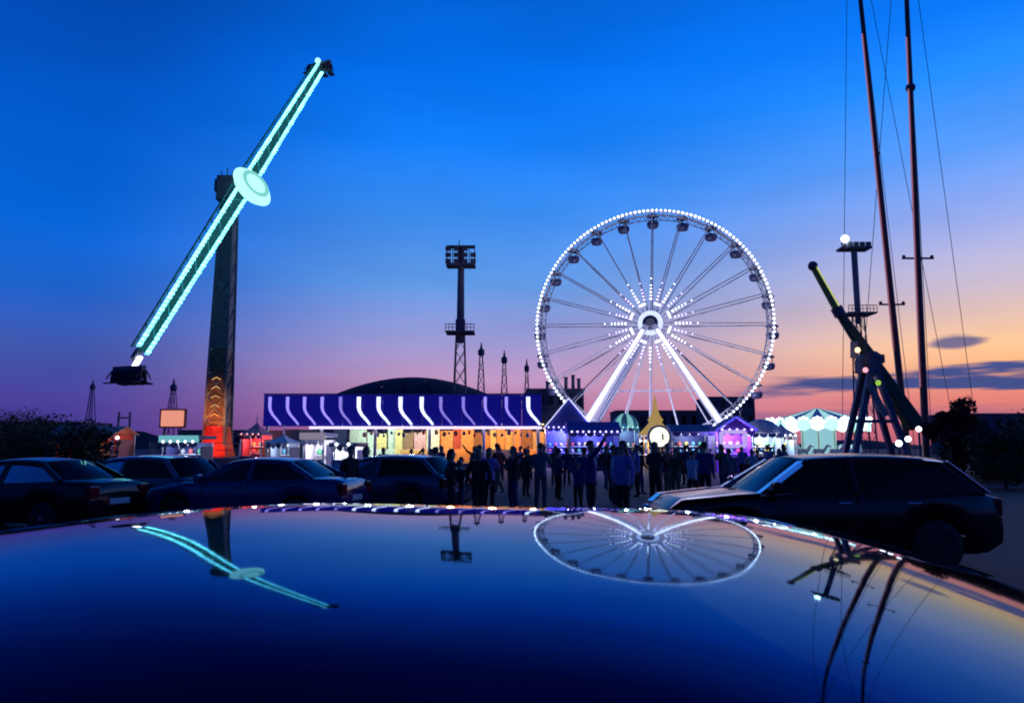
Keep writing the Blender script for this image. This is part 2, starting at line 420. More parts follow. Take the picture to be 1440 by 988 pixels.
    if trim:  # added mirror strips, tilted to imitate sky reflected along the car's edges
        def strip(b, p, q_, nrm, w, th=.014):
            d = (q_ - p).normalized(); nrm = (nrm - d * nrm.dot(d)).normalized(); sd_ = d.cross(nrm)
            vs = [e + sd_ * a * w / 2 + nrm * c for e in (p, q_) for a, c in ((-1, 0), (1, 0), (1, th), (-1, th))]
            b.add(vs, [(3, 2, 1, 0), (4, 5, 6, 7), (0, 1, 5, 4), (1, 2, 6, 5), (2, 3, 7, 6), (3, 0, 4, 7)])
        for s in (-1, 1):
            b = MB(); m_ = 16
            for i in range(m_):
                x0 = xa + (hl - .10 - xa) * i / m_; x1 = xa + (hl - .10 - xa) * (i + 1) / m_
                strip(b, Vector((x0, s * hw(x0) * .88, lerp(x0, zb) + .012)), Vector((x1, s * hw(x1) * .88, lerp(x1, zb) + .012)), Vector((0, s * .03, 1)), .20)
            b.build('bonnet_reflector', trim, t)
            b = MB(); strip(b, bot(xa, s) + Vector((.02, s * .02, .02)), top(xat, s) + Vector((.02, s * .03, .03)), Vector((.7, s * .09, .7)), .13); b.build('windscreen_reflector', trim, t)
            b = MB(); strip(b, bot(xc, s) + Vector((-.04, s * .02, .02)), top(xct, s) + Vector((-.04, s * .03, .03)), Vector((-.7, s * .09, .7)), .12); b.build('rear_pillar_reflector', trim, t)
            b = MB(); strip(b, top(xct, s) + Vector((0, s * .01, .02)), top(xct + .25, s) + Vector((0, s * .01, .02)), Vector((0, s * .2, 1)), .09); b.build('roof_reflector', trim, t)
    return t

paint_fg = pm('paint_midnight', (.003, .005, .012), .03, 0, var=0, coat=0.0)
_t = paint_fg.node_tree; _b = _t.nodes['Principled BSDF']; _c = _t.nodes.new('ShaderNodeTexCoord')
_n = _t.nodes.new('ShaderNodeTexNoise'); _n.inputs['Scale'].default_value = 5; _n.inputs['Detail'].default_value = 8; _n.inputs['Roughness'].default_value = .7; _t.links.new(_c.outputs['Object'], _n.inputs['Vector'])
_r = _t.nodes.new('ShaderNodeMapRange'); _r.inputs['From Min'].default_value = .35; _r.inputs['From Max'].default_value = .75; _r.inputs['To Min'].default_value = .02; _r.inputs['To Max'].default_value = .07
_t.links.new(_n.outputs[0], _r.inputs[0]); _t.links.new(_r.outputs[0], _b.inputs['Roughness'])
_d = _t.nodes.new('ShaderNodeTexNoise'); _d.inputs['Scale'].default_value = 260; _d.inputs['Detail'].default_value = 3; _t.links.new(_c.outputs['Object'], _d.inputs['Vector'])
_dm = _t.nodes.new('ShaderNodeValToRGB'); _dm.color_ramp.elements[0].position = .60; _dm.color_ramp.elements[1].position = .76; _dm.color_ramp.elements[0].color = (.009, .032, .115, 1); _dm.color_ramp.elements[1].color = (.03, .04, .07, 1)
_t.links.new(_d.outputs[0], _dm.inputs[0]); _t.links.new(_dm.outputs[0], _b.inputs['Base Color'])
_n2 = _t.nodes.new('ShaderNodeTexNoise'); _n2.inputs['Scale'].default_value = 9; _n2.inputs['Detail'].default_value = 2; _t.links.new(_c.outputs['Object'], _n2.inputs['Vector'])
_p = _t.nodes.new('ShaderNodeBump'); _p.inputs['Strength'].default_value = .045; _p.inputs['Distance'].default_value = .0022; _t.links.new(_n2.outputs[0], _p.inputs['Height']); _t.links.new(_p.outputs[0], _b.inputs['Normal'])
_b.inputs['Metallic'].default_value = 1.0; _b.inputs['Specular Tint'].default_value = (.62, .84, 1.0, 1)
def sstep(v):
    v = min(1, max(0, v)); return v * v * v * (v * (6 * v - 15) + 10)
def roof_fg(x, y):
    f = sstep((.30 - x) / .9)
    z = 1.481 - (y - .22) ** 2 / 16.0 * ((1 + .66 * f) if y < .22 else 1) + .011 * f
    q = max(0, -.20 - y); z -= .70 * q ** 3 * (.15 + .85 * sstep((.42 - x) / .6))
    x0 = .06 + (y + .52) * .16; q = x - x0; sp = (math.sqrt(q * q + .0064) + q) / 2
    z -= sp * sp / 4.3
    q = -.35 - x; sp = (math.sqrt(q * q + .01) + q) / 2
    z -= sp * sp / 9.0
    e = max(0, y - .55, -.61 - y); return z - 7.0 * e * e
car('parked_car', 'glossy midnight blue car whose polished roof mirrors the fairground lights', (0, 1.07, 0), 0, paint_fg, L=4.5, W=1.84, H=1.47, wr=.33,
    roof=roof_fg, ytop=.64, xs=(1.72, 1.28, -.2, -1.7, -2.1))
blk = pm('paint_black', (.003, .003, .005), .16, 0, var=0)
pale_reflector = pm('reflector_pale', (.9, .9, .92), .16, 1.0, var=0)
suvx = gx(1134, 10.7)
car('parked_suv', 'tall black car with sky-glint strips on bonnet edge and windscreen pillar below the tripod ride', (suvx, 10.7, 0), math.pi, blk, L=4.45, W=1.85, H=1.53, wr=.34, style='suv', trim=pale_reflector)
pts = [('hatchback', 'dark teal hatchback parked beside the dark trees', 200, 17.5, 2.75, pm('paint_teal', (.02, .085, .115), .2, 0, var=0, coat=1), 'hatch'),
       ('saloon_car', 'navy saloon car parked in front of the red-lit ride tower', 365, 16, 2.95, pm('paint_navy', (.015, .03, .13), .2, 0, var=0, coat=1), 'sedan'),
       ('hatchback', 'slate grey hatchback parked in front of the white kiosk', 545, 19, 2.7, pm('paint_slate', (.05, .075, .12), .22, .2, var=0, coat=1), 'hatch'),
       ('saloon_car', 'black saloon car parked at the dark outer end of the row', 40, 15, 2.9, blk, 'sedan')]
for nm, lb, px, D, rz, p, st in pts:
    car(nm, lb, (gx(px, D), D, 0), rz, p, L=4.2 if st == 'hatch' else 4.5, style=st, H=1.45 if st == 'hatch' else 1.42)
# ------------------------------------------------------------------ swinging arm ride on its tower
def booster():
    D = 60.0
    hub = at(352, 263, D); base = Vector((gx(305, D + 1.5), D + 1.5, 0))
    t = thing('arm_ride', 'tall tower ride with a long cyan-lit swinging arm', 'ride', base)
    L = lambda p: Vector(p) - base
    hub = L(hub); H = hub.z
    towm = pm('tower_paint', (.12, .06, .05), .5, .2, scale=2)
    dark = steel_dark
    # tower: tapered clad segments between corner chords
    nseg = 12
    def half(z): return .88 - .36 * z / H
    for i in range(nseg):
        z0, z1 = H * i / nseg + .03, H * (i + 1) / nseg - .03
        b = MB(); a0, a1 = half(z0) * .93, half(z1) * .93
        vs = [(sx * a, sy * a, z) for a, z in ((a0, z0), (a1, z1)) for sx, sy in ((-1, -1), (1, -1), (1, 1), (-1, 1))]
        b.add(vs, [(3, 2, 1, 0), (4, 5, 6, 7), (0, 1, 5, 4), (1, 2, 6, 5), (2, 3, 7, 6), (3, 0, 4, 7)])
        b.build('tower_segment', towm if i < 5 else dark, t)
    for sx, sy in ((-1, -1), (1, -1), (1, 1), (-1, 1)):
        MB().tube((sx * half(0), sy * half(0), 0), (sx * half(H), sy * half(H), H + .6), .11, .09).build('corner_chord', dark, t)
    b = MB()
    for i in range(nseg):
        z0, z1 = H * i / nseg, H * (i + 1) / nseg
        for sy in (-1,):
            b.tube((-half(z0), sy * half(z0), z0), (half(z1), sy * half(z1), z1), .05, n=5); b.tube((half(z0), sy * half(z0), z0), (-half(z1), sy * half(z1), z1), .05, n=5)
        for sx in (-1, 1):
            b.tube((sx * half(z0), -half(z0), z0), (sx * half(z1), half(z1), z1), .05, n=5)
    b.build('tower_bracing', dark, t)
    # flared red foot, platform and railings
    MB().lathe([(1.6, .9), (1.35, 1.6), (1.15, 2.6), (1.02, 3.4)], 8).build('tower_foot', pm('foot_red', (.5, .04, .02), .45), t)
    MB().lathe([(5.2, 0), (5.2, .85), (4.9, .9)], 24).build('platform', steel_grey, t)
    b = MB()
    for i in range(24):
        a, a2 = 2 * math.pi * i / 24, 2 * math.pi * (i + 1) / 24
        p = Vector((5 * math.cos(a), 5 * math.sin(a), .9)); q = Vector((5 * math.cos(a2), 5 * math.sin(a2), .9))
        b.tube(p, p + Vector((0, 0, 1.1)), .03, n=5)
        for h in (.55, 1.1): b.tube(p + Vector((0, 0, h)), q + Vector((0, 0, h)), .025, n=5)
    b.build('railing', steel_grey, t)
    # warm chevron lights up the lower tower
    for i in range(5):
        z = 4.2 + i * .75; a = half(z) + .06
        b = MB(); b.bar((-.36, -a, z), (0, -a, z + .2), .05, .05); b.bar((0, -a, z + .2), (.36, -a, z), .05, .05)
        b.build('chevron_light', em('chevron_amber', (1, .55, .2), .9) if i else led_orange, t)
    spot('foot_lamp', (.4, -6.5, .9), (0, 0, 3), (1, .20, .05), 3000, 50, t)
    spot('tower_lamp', (.7, -5, .95), (0, 0, 5.5), (1, .45, .12), 3600, 30, t)
    # machine house at the top
    ax = Vector((.93, -.36, 0)).normalized()
    b = MB(); b.box((0, 0, H + .2), (1.7, 1.9, 2.2)); b.box((-.9, .2, H + .6), (.7, 1.2, 1.1)); b.build('machine_house', dark, t, bevel=.08)
    b = MB()
    for k in range(4): b.tube((-.9 + .5 * k, .3, H + 1.2), (-.95 + .5 * k, .3, H + 2.1 + .3 * (k % 2)), .05, n=5)
    b.build('aerial', dark, t)
    MB().tube((0, 0, H), hub, .45, .45, 12).build('axle', dark, t)
    # lens shaped hub shield, lit
    sn = Vector((.80, -.45, .42)).normalized(); m = sn.to_track_quat('Z', 'Y').to_matrix()
    b = MB(); b.lathe([(.3, -.45), (1.55, -.35), (1.9, 0), (1.55, .32), (.9, .5), (.3, .55)], 28)
    b.v = [tuple(m @ Vector(p) + hub + ax * .2) for p in b.v]; hs = b.build('hub_shield', led_cyan_pale, t, True)
    b = MB(); b.lathe([(1.15, .49), (1.3, .47), (1.3, .53), (1.15, .55), (1.15, .49)], 28)
    b.v = [tuple(m @ Vector(p) + hub + ax * .2) for p in b.v]; b.build('shield_ring', em('shield_ring', (.22, .66, .64), 1.0), hs)
    # arm
    lo, hi = L(at(182, 514, D * .83)), L(at(449, 92, D * 1.17))
    hubA = L(at(343, 263, D)) - ax * .3
    for nm, end, w1 in (('lower', lo, .82), ('upper', hi, .85)):
        ln_ = (end - hubA).length; e = Vector(end)
        dd = (e - hubA).normalized(); side = dd.cross(ax).normalized()
        w0 = 1.2
        def P(f, s, a): 
            w = w0 + (w1 - w0) * f
            return hubA + dd * ln_ * f + side * s * w / 2 + ax * a * .42 * (1 - .3 * f)
        f1 = .93 if nm == 'lower' else .965
        b = MB()
        for s in (-1, 1):
            for a in (-1, 1): b.bar(P(0, s, a), P(f1, s, a), .11, .11)
        q = 16
        for i in range(q):
            f0, f2 = f1 * i / q, f1 * (i + 1) / q
            for a in (-1, 1): b.bar(P(f0, -1 if i % 2 else 1, a), P(f2, 1 if i % 2 else -1, a), .06)
            for s in (-1, 1): b.bar(P(f0, s, -1), P(f2, s, 1), .05)
        arm = b.build('arm_truss', pm('arm_teal', (.05, .25, .27), .4, .3), t)
        MB().bar(P(.05, 0, .9), P(f1, 0, .9), .9, .06, .6, .06, up=ax).build('arm_gap_glow', em('arm_glow', (.02, .17, .20), .5), arm)  # dim glowing sheet added to fill the gap between the bulb rows
        for s in (-1, 1):
            b = MB(); n = int(ln_ * f1 / .42)
            b.bar(P(.05, s, 1.14), P(f1, s, 1.14), .34, .1)
            b.build('light_strip', em('led_cyan_dim', (.15, .68, .72), 2.6), arm)
            b = MB()
            for i in range(n): b.bead(P(.05 + (f1 - .05) * (i + .5) / n, s, 1.22), .17 + .07 * random.random())
            b.build('bulb_row', led_cyan, arm, kind='stuff')
        if nm == 'lower':
            MB().bar(P(.925, 0, 0), P(.97, 0, 0), .35, .35).build('arm_joint', dark, t)
            MB().bar(P(.955, -.3, 1.1), P(1.0, -.3, 1.1), .3, .2).build('tip_light', led_white, t)
        else:
            MB().bar(P(.96, 0, 0), P(1.0, 0, 0), .5, .5).build('arm_joint', steel_white, t)
            MB().ball(P(.985, -1.4, 1), .3, 8, 6).build('tip_light', led_cyan_pale, t)
        # gondola: cross beam with two back-to-back pairs of seats, hanging level below the arm end
        gd = MB(); c = e + Vector((0, 0, -.2 if nm == 'lower' else .1))
        gd.bar(c - ax * 1.35, c + ax * 1.35, .3, .34); gd.bar(c + Vector((0, 0, .1)), c + Vector((0, 0, -.9)), .25); gd.bar(c - ax * 1.3 + Vector((0, 0, -.75)), c + ax * 1.3 + Vector((0, 0, -.75)), .18, .2)
        go = gd.build('gondola', dark, t)
        fw = Vector((ax.y, -ax.x, 0))
        for a in (-1, -.33, .33, 1):
            for s in (-1, 1):
                q = c + ax * a * 1.1 + fw * s * .25
                b = MB(); b.bar(q + Vector((0, 0, -.95)), q + fw * s * .55 + Vector((0, 0, -1.02)), .52, .1); b.bar(q + Vector((0, 0, -.95)), q - fw * s * .08 + Vector((0, 0, -.1)), .5, .12, up=fw)
                b.tube(q + fw * s * .05 + ax * .2 + Vector((0, 0, -.2)), q + fw * s * .38 + ax * .2 + Vector((0, 0, -.72)), .05, n=5); b.tube(q + fw * s * .05 - ax * .2 + Vector((0, 0, -.2)), q + fw * s * .38 - ax * .2 + Vector((0, 0, -.72)), .05, n=5)
                b.build('seat', pm('seat_dark', (.03, .02, .05), .6), go)
booster()
# loading gantry under the low gondola
gl = Vector((gx(172, 49), 49, 0)); t = thing('loading_gantry', 'slim dark steel frame standing under the lowered gondola', 'frame', gl)
for x in (-.45, .45):
    MB().tube((x, 0, 0), (x * .8, 0, 4.0), .09, .07).build('post', steel_dark, t)
for z in (1.2, 2.4, 3.6): MB().tube((-.42, 0, z), (.42, 0, z), .05).build('cross_rung', steel_dark, t)
MB().box((0, 0, .1), (2.0, 1.6, .2)).build('base', steel_dark, t)

# ------------------------------------------------------------------ big wheel
def big_wheel():
    D = 110.0; hub = at(916, 457, D); base = Vector((hub.x, D, 0)); hz = hub.z
    t = thing('ferris_wheel', 'white-lit observation wheel with hanging gondolas on splayed white legs', 'ferris wheel', base, R(-15))
    Rr = 17.35; n = 24; ph = R(2.0); spm = pm('spoke_steel', (.60, .61, .70), .5)
    def pol(r, a, y): return Vector((math.sin(a) * r, y, hz + math.cos(a) * r))
    for y in (-1.15, 1.15):
        b = MB(); m = 96
        for r, tr in ((Rr, .13), (Rr - .75, .08)):
            for i in range(m): b.tube(pol(r, 2 * math.pi * i / m, y), pol(r, 2 * math.pi * (i + 1) / m, y), tr, n=6)
        for i in range(m): b.tube(pol(Rr, 2 * math.pi * i / m, y), pol(Rr - .75, 2 * math.pi * (i + .5) / m, y), .05, n=4); b.tube(pol(Rr - .75, 2 * math.pi * (i + .5) / m, y), pol(Rr, 2 * math.pi * (i + 1) / m, y), .05, n=4)
        rim = b.build('rim', pm('rim_steel', (.5, .52, .62), .4), t)
        if y < 0:
            b = MB(); k = 168
            for i in range(k): b.bead(pol(Rr + .05, 2 * math.pi * i / k, y - .2), .17 + .05 * random.random())
            b.build('rim_bulb_row', em('led_rim', (.78, .82, 1.0), 6), rim, kind='stuff')
    for i in range(48): MB().tube(pol(Rr - .2, 2 * math.pi * i / 48, -1.15), pol(Rr - .2, 2 * math.pi * i / 48, 1.15), .05, n=4).build('rim_crossbar', spm, t)
    hubo = MB().lathe([(.95, -2.3), (1.15, -2.2), (1.15, 2.2), (.95, 2.3)], 24, (0, 0, hz), 'y').build('hub', pm('hub_grey', (.10, .11, .16), .4, .3), t)
    b = MB().lathe([(1.5, -2.1), (1.85, -2.1), (1.85, -1.9), (1.5, -1.9), (1.5, -2.1)], 24, (0, 0, hz), 'y'); b.build('hub_light_ring', em('led_ring', (.55, .62, 1.0), 1.4), hubo)
    for i in range(8):
        a0, a1 = math.pi / 4 * i + R(12), math.pi / 4 * (i + 1) - R(12); b = MB(); b.bar(pol(3.0, a0, -2.05), pol(3.0, a1, -2.05), .35, .12, up=(0, 1, 0))
        b.build('hub_star_light', em('led_star', (.72, .74, 1.0), 2.2), hubo)
    for i in range(n):
        a = 2 * math.pi * i / n + ph
        for s in (-1, 1):
            MB().tube(pol(1.1, a, s * 1.7), pol(Rr - .5, a, s * 1.15), .10, .085, 6).build('spoke', spm, t)
        b = MB(); 
        for j in range(7):
            r = 3.7 + .52 * j; f = r / Rr
            if (i + j) % 2 == 0 or j < 4: b.bead(pol(r, a, -1.75 + .55 * f), .21 - .012 * j)
        b.build('spoke_bulb_row', led_lilac if i % 2 else em('led_spoke', (.82, .82, 1.0), 4), t, kind='stuff')
        p = pol(Rr - .15, a, 0)
        g = MB().lathe([(.25, -2.25), (.72, -2.15), (.9, -1.75), (.92, -1.35), (.86, -1.3), (.84, -1.35), (.7, -1.9), (.1, -2.0)], 14).build('gondola', pm('gondola_blue', (.09, .10, .22), .4), t, True, p)
        MB().lathe([(.95, -.42), (.8, -.2), (.4, .02), (.08, .1)], 14).build('canopy', pm('gondola_roof', (.16, .16, .28), .45), g, True)
        b = MB()
        for k in range(4):
            c, s_ = math.cos(k * math.pi / 2 + .8) * .78, math.sin(k * math.pi / 2 + .8) * .78; b.tube((c, s_, -1.4), (c, s_, -.3), .04, n=5)
        b.tube((0, -1.15, .06), (0, 1.15, .06), .07, n=6); b.build('hanger', spm, g)
    lamp('wheel_fill_light', (0, -15, hz - 19), (.72, .72, 1), 16000, 1.0, t)  # added fill light without a fitting, brightens spokes and gondolas
    # splayed legs with light edges
    for s in (-1, 1):
        for sx in (-1, 1):
            a = Vector((sx * .55, s * 2.5, hz - .4)); e = Vector((sx * 12.2, s * 5.2, .8))
            lg = MB().bar(a, e, .75, .75, 1.0, 1.0, up=(0, 1, 0)).build('leg', pm('leg_white', (.65, .66, .75), .45), t, bevel=.05)
            if s < 0:
                off = Vector((0, -.46, 0)); MB().bar(a + (e - a) * .04 + off, a + (e - a) * .93 + off * 1.15, .4, .08, up=(0, 1, 0)).build('leg_light', em('led_leg', (.86, .84, 1.0), 3.2, True), lg)
            else:
                off = Vector((0, -.46, 0)); MB().bar(a + (e - a) * .06 + off, a + (e - a) * .93 + off * 1.15, .62, .08, up=(0, 1, 0)).build('leg_light', em('leg_rear_glow', (.26, .27, .62), .7), lg)  # added dim glow so the unlit rear legs read brighter
        MB().bar((-6, s * 3.9, hz * .52), (6, s * 3.9, hz * .52), .22).build('tie_bar', spm, t) if s > 0 else None
        MB().tube((0, s * 2.2, hz), (0, s * 2.9, hz), .75, .55, 16).build('bearing', steel_dark, t)
    MB().box((0, 0, .4), (30, 13, .8)).build('deck', steel_grey, t)
    b = MB()
    for i in range(31):
        x = -15 + i; b.tube((x, -6.4, .8), (x, -6.4, 1.9), .03, n=4)
    b.tube((-15, -6.4, 1.9), (15, -6.4, 1.9), .035, n=5); b.build('deck_railing', steel_grey, t)
big_wheel()

# ------------------------------------------------------------------ dodgem pavilion with lit fascia
def pavilion():
    D = 60.0; xl, xr = gx(368, D), gx(762, D); W = xr - xl; base = Vector(((xl + xr) / 2, D, 0))
    t = thing('pavilion', 'long pavilion with blue fascia of bent light bars and glowing open front', 'pavilion', base)
    h = W / 2; zt, zb_ = at(560, 555, D).z, at(560, 599, D).z; dep = 14
    blue = pm('fascia_blue_glow', (.012, .012, .16), .35); bs = blue.node_tree.nodes['Principled BSDF']; bs.inputs['Emission Color'].default_value = (.025, .02, 1, 1); bs.inputs['Emission Strength'].default_value = .13  # blue emission stands in for violet light falling on the panels
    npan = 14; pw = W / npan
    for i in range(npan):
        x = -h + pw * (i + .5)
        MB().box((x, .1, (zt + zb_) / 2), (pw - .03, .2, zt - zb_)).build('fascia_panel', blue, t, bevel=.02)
    xs = [377, 402, 426, 451, 477, 503, 531, 562, 592, 619, 651, 682, 712, 743]
    for i, px in enumerate(xs):
        x = gx(px, D) - base.x; br = 5 <= i <= 8 or i == 13
        m = em('bar_bright', (.60, .66, 1.0), 2.0, True) if br else (em('bar_violet', (.34, .27, 1.0), 1.2, True) if i not in (4, 9, 10) else em('bar_dim', (.30, .24, .9), .9, True))
        zm = zb_ + (zt - zb_) * .52; w = .16 if br else .125
        pts = [(x, zt - .16), (x, zm + .25), (x + .06, zm - .05), (x + .28, zm - .42), (x + .62, zm - .78), (x + .95, zb_ + .12)]
        lf, rt = [], []
        for k in range(len(pts)):
            a, c = pts[max(0, k - 1)], pts[min(len(pts) - 1, k + 1)]; dx, dz = c[0] - a[0], c[1] - a[1]; q = math.hypot(dx, dz); ww = w * (1 - .09 * k)
            lf.append((pts[k][0] + dz / q * ww, pts[k][1] - dx / q * ww)); rt.append((pts[k][0] - dz / q * ww, pts[k][1] + dx / q * ww))
        b = MB(); b.add([(p[0], -.003, p[1]) for p in lf + rt] + [(p[0], -.06, p[1]) for p in lf + rt],
            [(6 * 2 + k, 12 + k + 1, 12 + 6 + k + 1, 12 + 6 + k) for k in range(5)] + [(k, 12 + k, 12 + k + 1, k + 1) for k in range(5)] + [(6 + k, 6 + k + 1, 18 + k + 1, 18 + k) for k in range(5)] + [(0, 6, 18, 12), (5, 17, 23, 11)])
        b.build('light_bar', m, t)
    MB().box((h * .17, -.1, zb_ - .12), (W * .83, .36, .2)).build('eave_light', em('eave_lilac', (.72, .58, .95), 1.6, True), t)
    MB().box((0, dep / 2 + .2, zt - .25), (W, dep, .3)).build('roof_deck', steel_dark, t)
    MB().box((0, dep / 2 + .25, .2), (W, dep, .4)).build('floor_deck', steel_grey, t)
    # back wall in panels: cool pale to the left, amber to the right
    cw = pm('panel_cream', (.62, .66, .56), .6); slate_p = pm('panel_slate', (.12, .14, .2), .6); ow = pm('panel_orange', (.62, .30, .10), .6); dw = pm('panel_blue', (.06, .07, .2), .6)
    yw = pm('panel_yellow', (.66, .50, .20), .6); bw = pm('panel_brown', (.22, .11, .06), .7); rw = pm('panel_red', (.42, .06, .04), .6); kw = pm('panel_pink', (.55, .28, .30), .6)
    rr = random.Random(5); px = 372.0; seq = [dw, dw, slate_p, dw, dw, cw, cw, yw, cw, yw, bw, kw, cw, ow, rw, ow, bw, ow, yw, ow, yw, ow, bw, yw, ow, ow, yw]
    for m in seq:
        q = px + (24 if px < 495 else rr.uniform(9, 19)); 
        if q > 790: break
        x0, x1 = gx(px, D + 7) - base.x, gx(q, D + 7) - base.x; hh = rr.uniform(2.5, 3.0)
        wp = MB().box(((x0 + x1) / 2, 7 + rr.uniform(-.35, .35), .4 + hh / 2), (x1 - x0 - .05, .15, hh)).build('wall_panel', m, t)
        px = q
    # strings of prizes hanging under the canopy
    for k in range(26):
        x = -h * .3 + k * (h * 1.25 / 26) + rr.uniform(-.1, .1); zp = zb_ - rr.uniform(.35, .75)
        b = MB(); b.ball((x, 2.2, zp), rr.uniform(.10, .2), 8, 6, 1.2); b.tube((x, 2.2, zp + .1), (x, 2.2, zb_), .015, n=4)
        b.build('hanging_prize', (bw, rw, dw, kw, yw)[rr.randrange(5)], t, True)
    for i in range(6):
        x = -h + .3 + (W - .6) * i / 5
        p = MB().tube((x, .25, .4), (x, .25, zb_ + .1), .13, .13, 10).build('post', steel_white, t)
    for i in range(5):
        x = -h * .28 + i * W * .155
        MB().box((x, 3.0, zb_ + .25), (1.5, .22, .1)).build('ceiling_lamp', led_warm if i > 1 else led_teal, t)
        lamp('pavilion_lamp', (x, 4.0, zb_ - .25), (1, .48, .16) if i > 1 else (.72, 1, .85), 420 if i > 1 else 420, .3, t)
    # lit game counters
    for i in range(5):
        x = -h * .25 + i * 3.4
        c = MB().box((x, 5.2, .95), (2.9, .7, 1.1)).build('counter', [cw, ow, ow, dw, ow][i], t, bevel=.04)
    # ridge trim along the roof edge
    MB().box((0, -.02, zt + .06), (W, .3, .1)).build('cornice', pm('cornice', (.10, .09, .3), .4), t)
pavilion()
# ------------------------------------------------------------------ arena roof, far buildings
def dome():
    D = 150; xl, xr = gx(438, D + 20), gx(720, D + 20); W = xr - xl; zt = at(580, 531, D + W / 2).z; zs = at(580, 566, D + W * .1).z
    t = thing('arena', 'low arena with a shallow dark domed roof behind the pavilion', 'building', ((xl + xr) / 2, D + W / 2, 0))
    MB().lathe([(W / 2 - .6, 0), (W / 2 - .6, zs)], 40).build('wall', concrete, t)
    rm = pm('dome_roof', (.012, .012, .04), .85, 0, scale=.4)
    n = 20
    for k in range(n):
        vs, fs = [], []; a0, a1 = 2 * math.pi * k / n + .006, 2 * math.pi * (k + 1) / n - .006; m = 8
        for i in range(m + 1):
            r = W / 2 * (1 - i / m) + .2; z = zs + (zt - zs) * math.cos(r / (W / 2 + .2) * math.pi / 2) ** .85
            for a in (a0, (a0 + a1) / 2, a1): vs.append((math.cos(a) * r, math.sin(a) * r, z))
        for i in range(m):
            for j in (0, 1): fs.append((i * 3 + j, i * 3 + j + 1, i * 3 + 4 + j, i * 3 + 3 + j))
        MB().add(vs, fs).build('roof_panel', rm, t, True)
    MB().lathe([(W / 2 + .25, zs - .4), (W / 2 + .4, zs - .2), (W / 2 + .4, zs + .05), (W / 2 - .3, zs + .06)], 40).build('eave', steel_dark, t)
dome()
def block(name, label, px0, px1, py, D, nf, nw, mat, dep=14):
    xl, xr = gx(px0, D), gx(px1, D); W = xr - xl; H = at((px0 + px1) / 2, py, D).z
    t = thing(name, label, 'building', ((xl + xr) / 2, D, 0))
    MB().box((0, dep / 2, H / 2), (W, dep, H)).build('wall', mat, t)
    MB().box((0, dep / 2, H + .15), (W + .5, dep + .5, .3)).build('roof', steel_dark, t)
    gm = pm('window_dark', (.01, .012, .02), .1, var=0)
    for i in range(nf):
        for j in range(nw):
            x = -W / 2 + W * (j + .5) / nw; z = H * (i + .55) / nf
            w = MB().box((x, -.03, z), (W / nw * .5, .1, H / nf * .45)).build('window', gm, t)
    return t
wallb = pm('far_wall', (.09, .10, .16), .8, scale=.3); wallg = pm('far_wall_grey', (.14, .14, .17), .8, scale=.3)
block('office_block', 'tall dark flat-roofed block behind the right wheel leg', 1000, 1064, 559, 190, 4, 5, wallb)
block('hall_building', 'long low hall seen between the wheel legs', 868, 1000, 578, 210, 2, 9, wallb)
block('warehouse', 'low grey warehouse beyond the arm ride tower', 250, 362, 606, 170, 1, 6, wallg)
block('shed_building', 'long dark shed on the horizon beyond the parked cars', -40, 110, 594, 180, 1, 8, wallb)
gal = block('gallery_building', 'dark block with roof stacks beside the wheel rim', 742, 822, 548, 150, 3, 6, wallb)
block('terminal_building', 'pale blue low building beyond the trees on the waterfront', 1345, 1520, 582, 230, 2, 10, wallg)

for i, (px, py) in enumerate([(770, 536), (783, 533), (796, 530), (806, 527), (814, 532)]):
    p = at(px, 549, 154); hgt = at(px, py, 154).z - p.z + .6
    MB().lathe([(.5, 0), (.5, .3), (.36, .32), (.36, hgt - .3), (.46, hgt - .28), (.46, hgt)], 10, (p.x - gal.location.x, 4, p.z - .6)).build('roof_stack', steel_grey, gal)

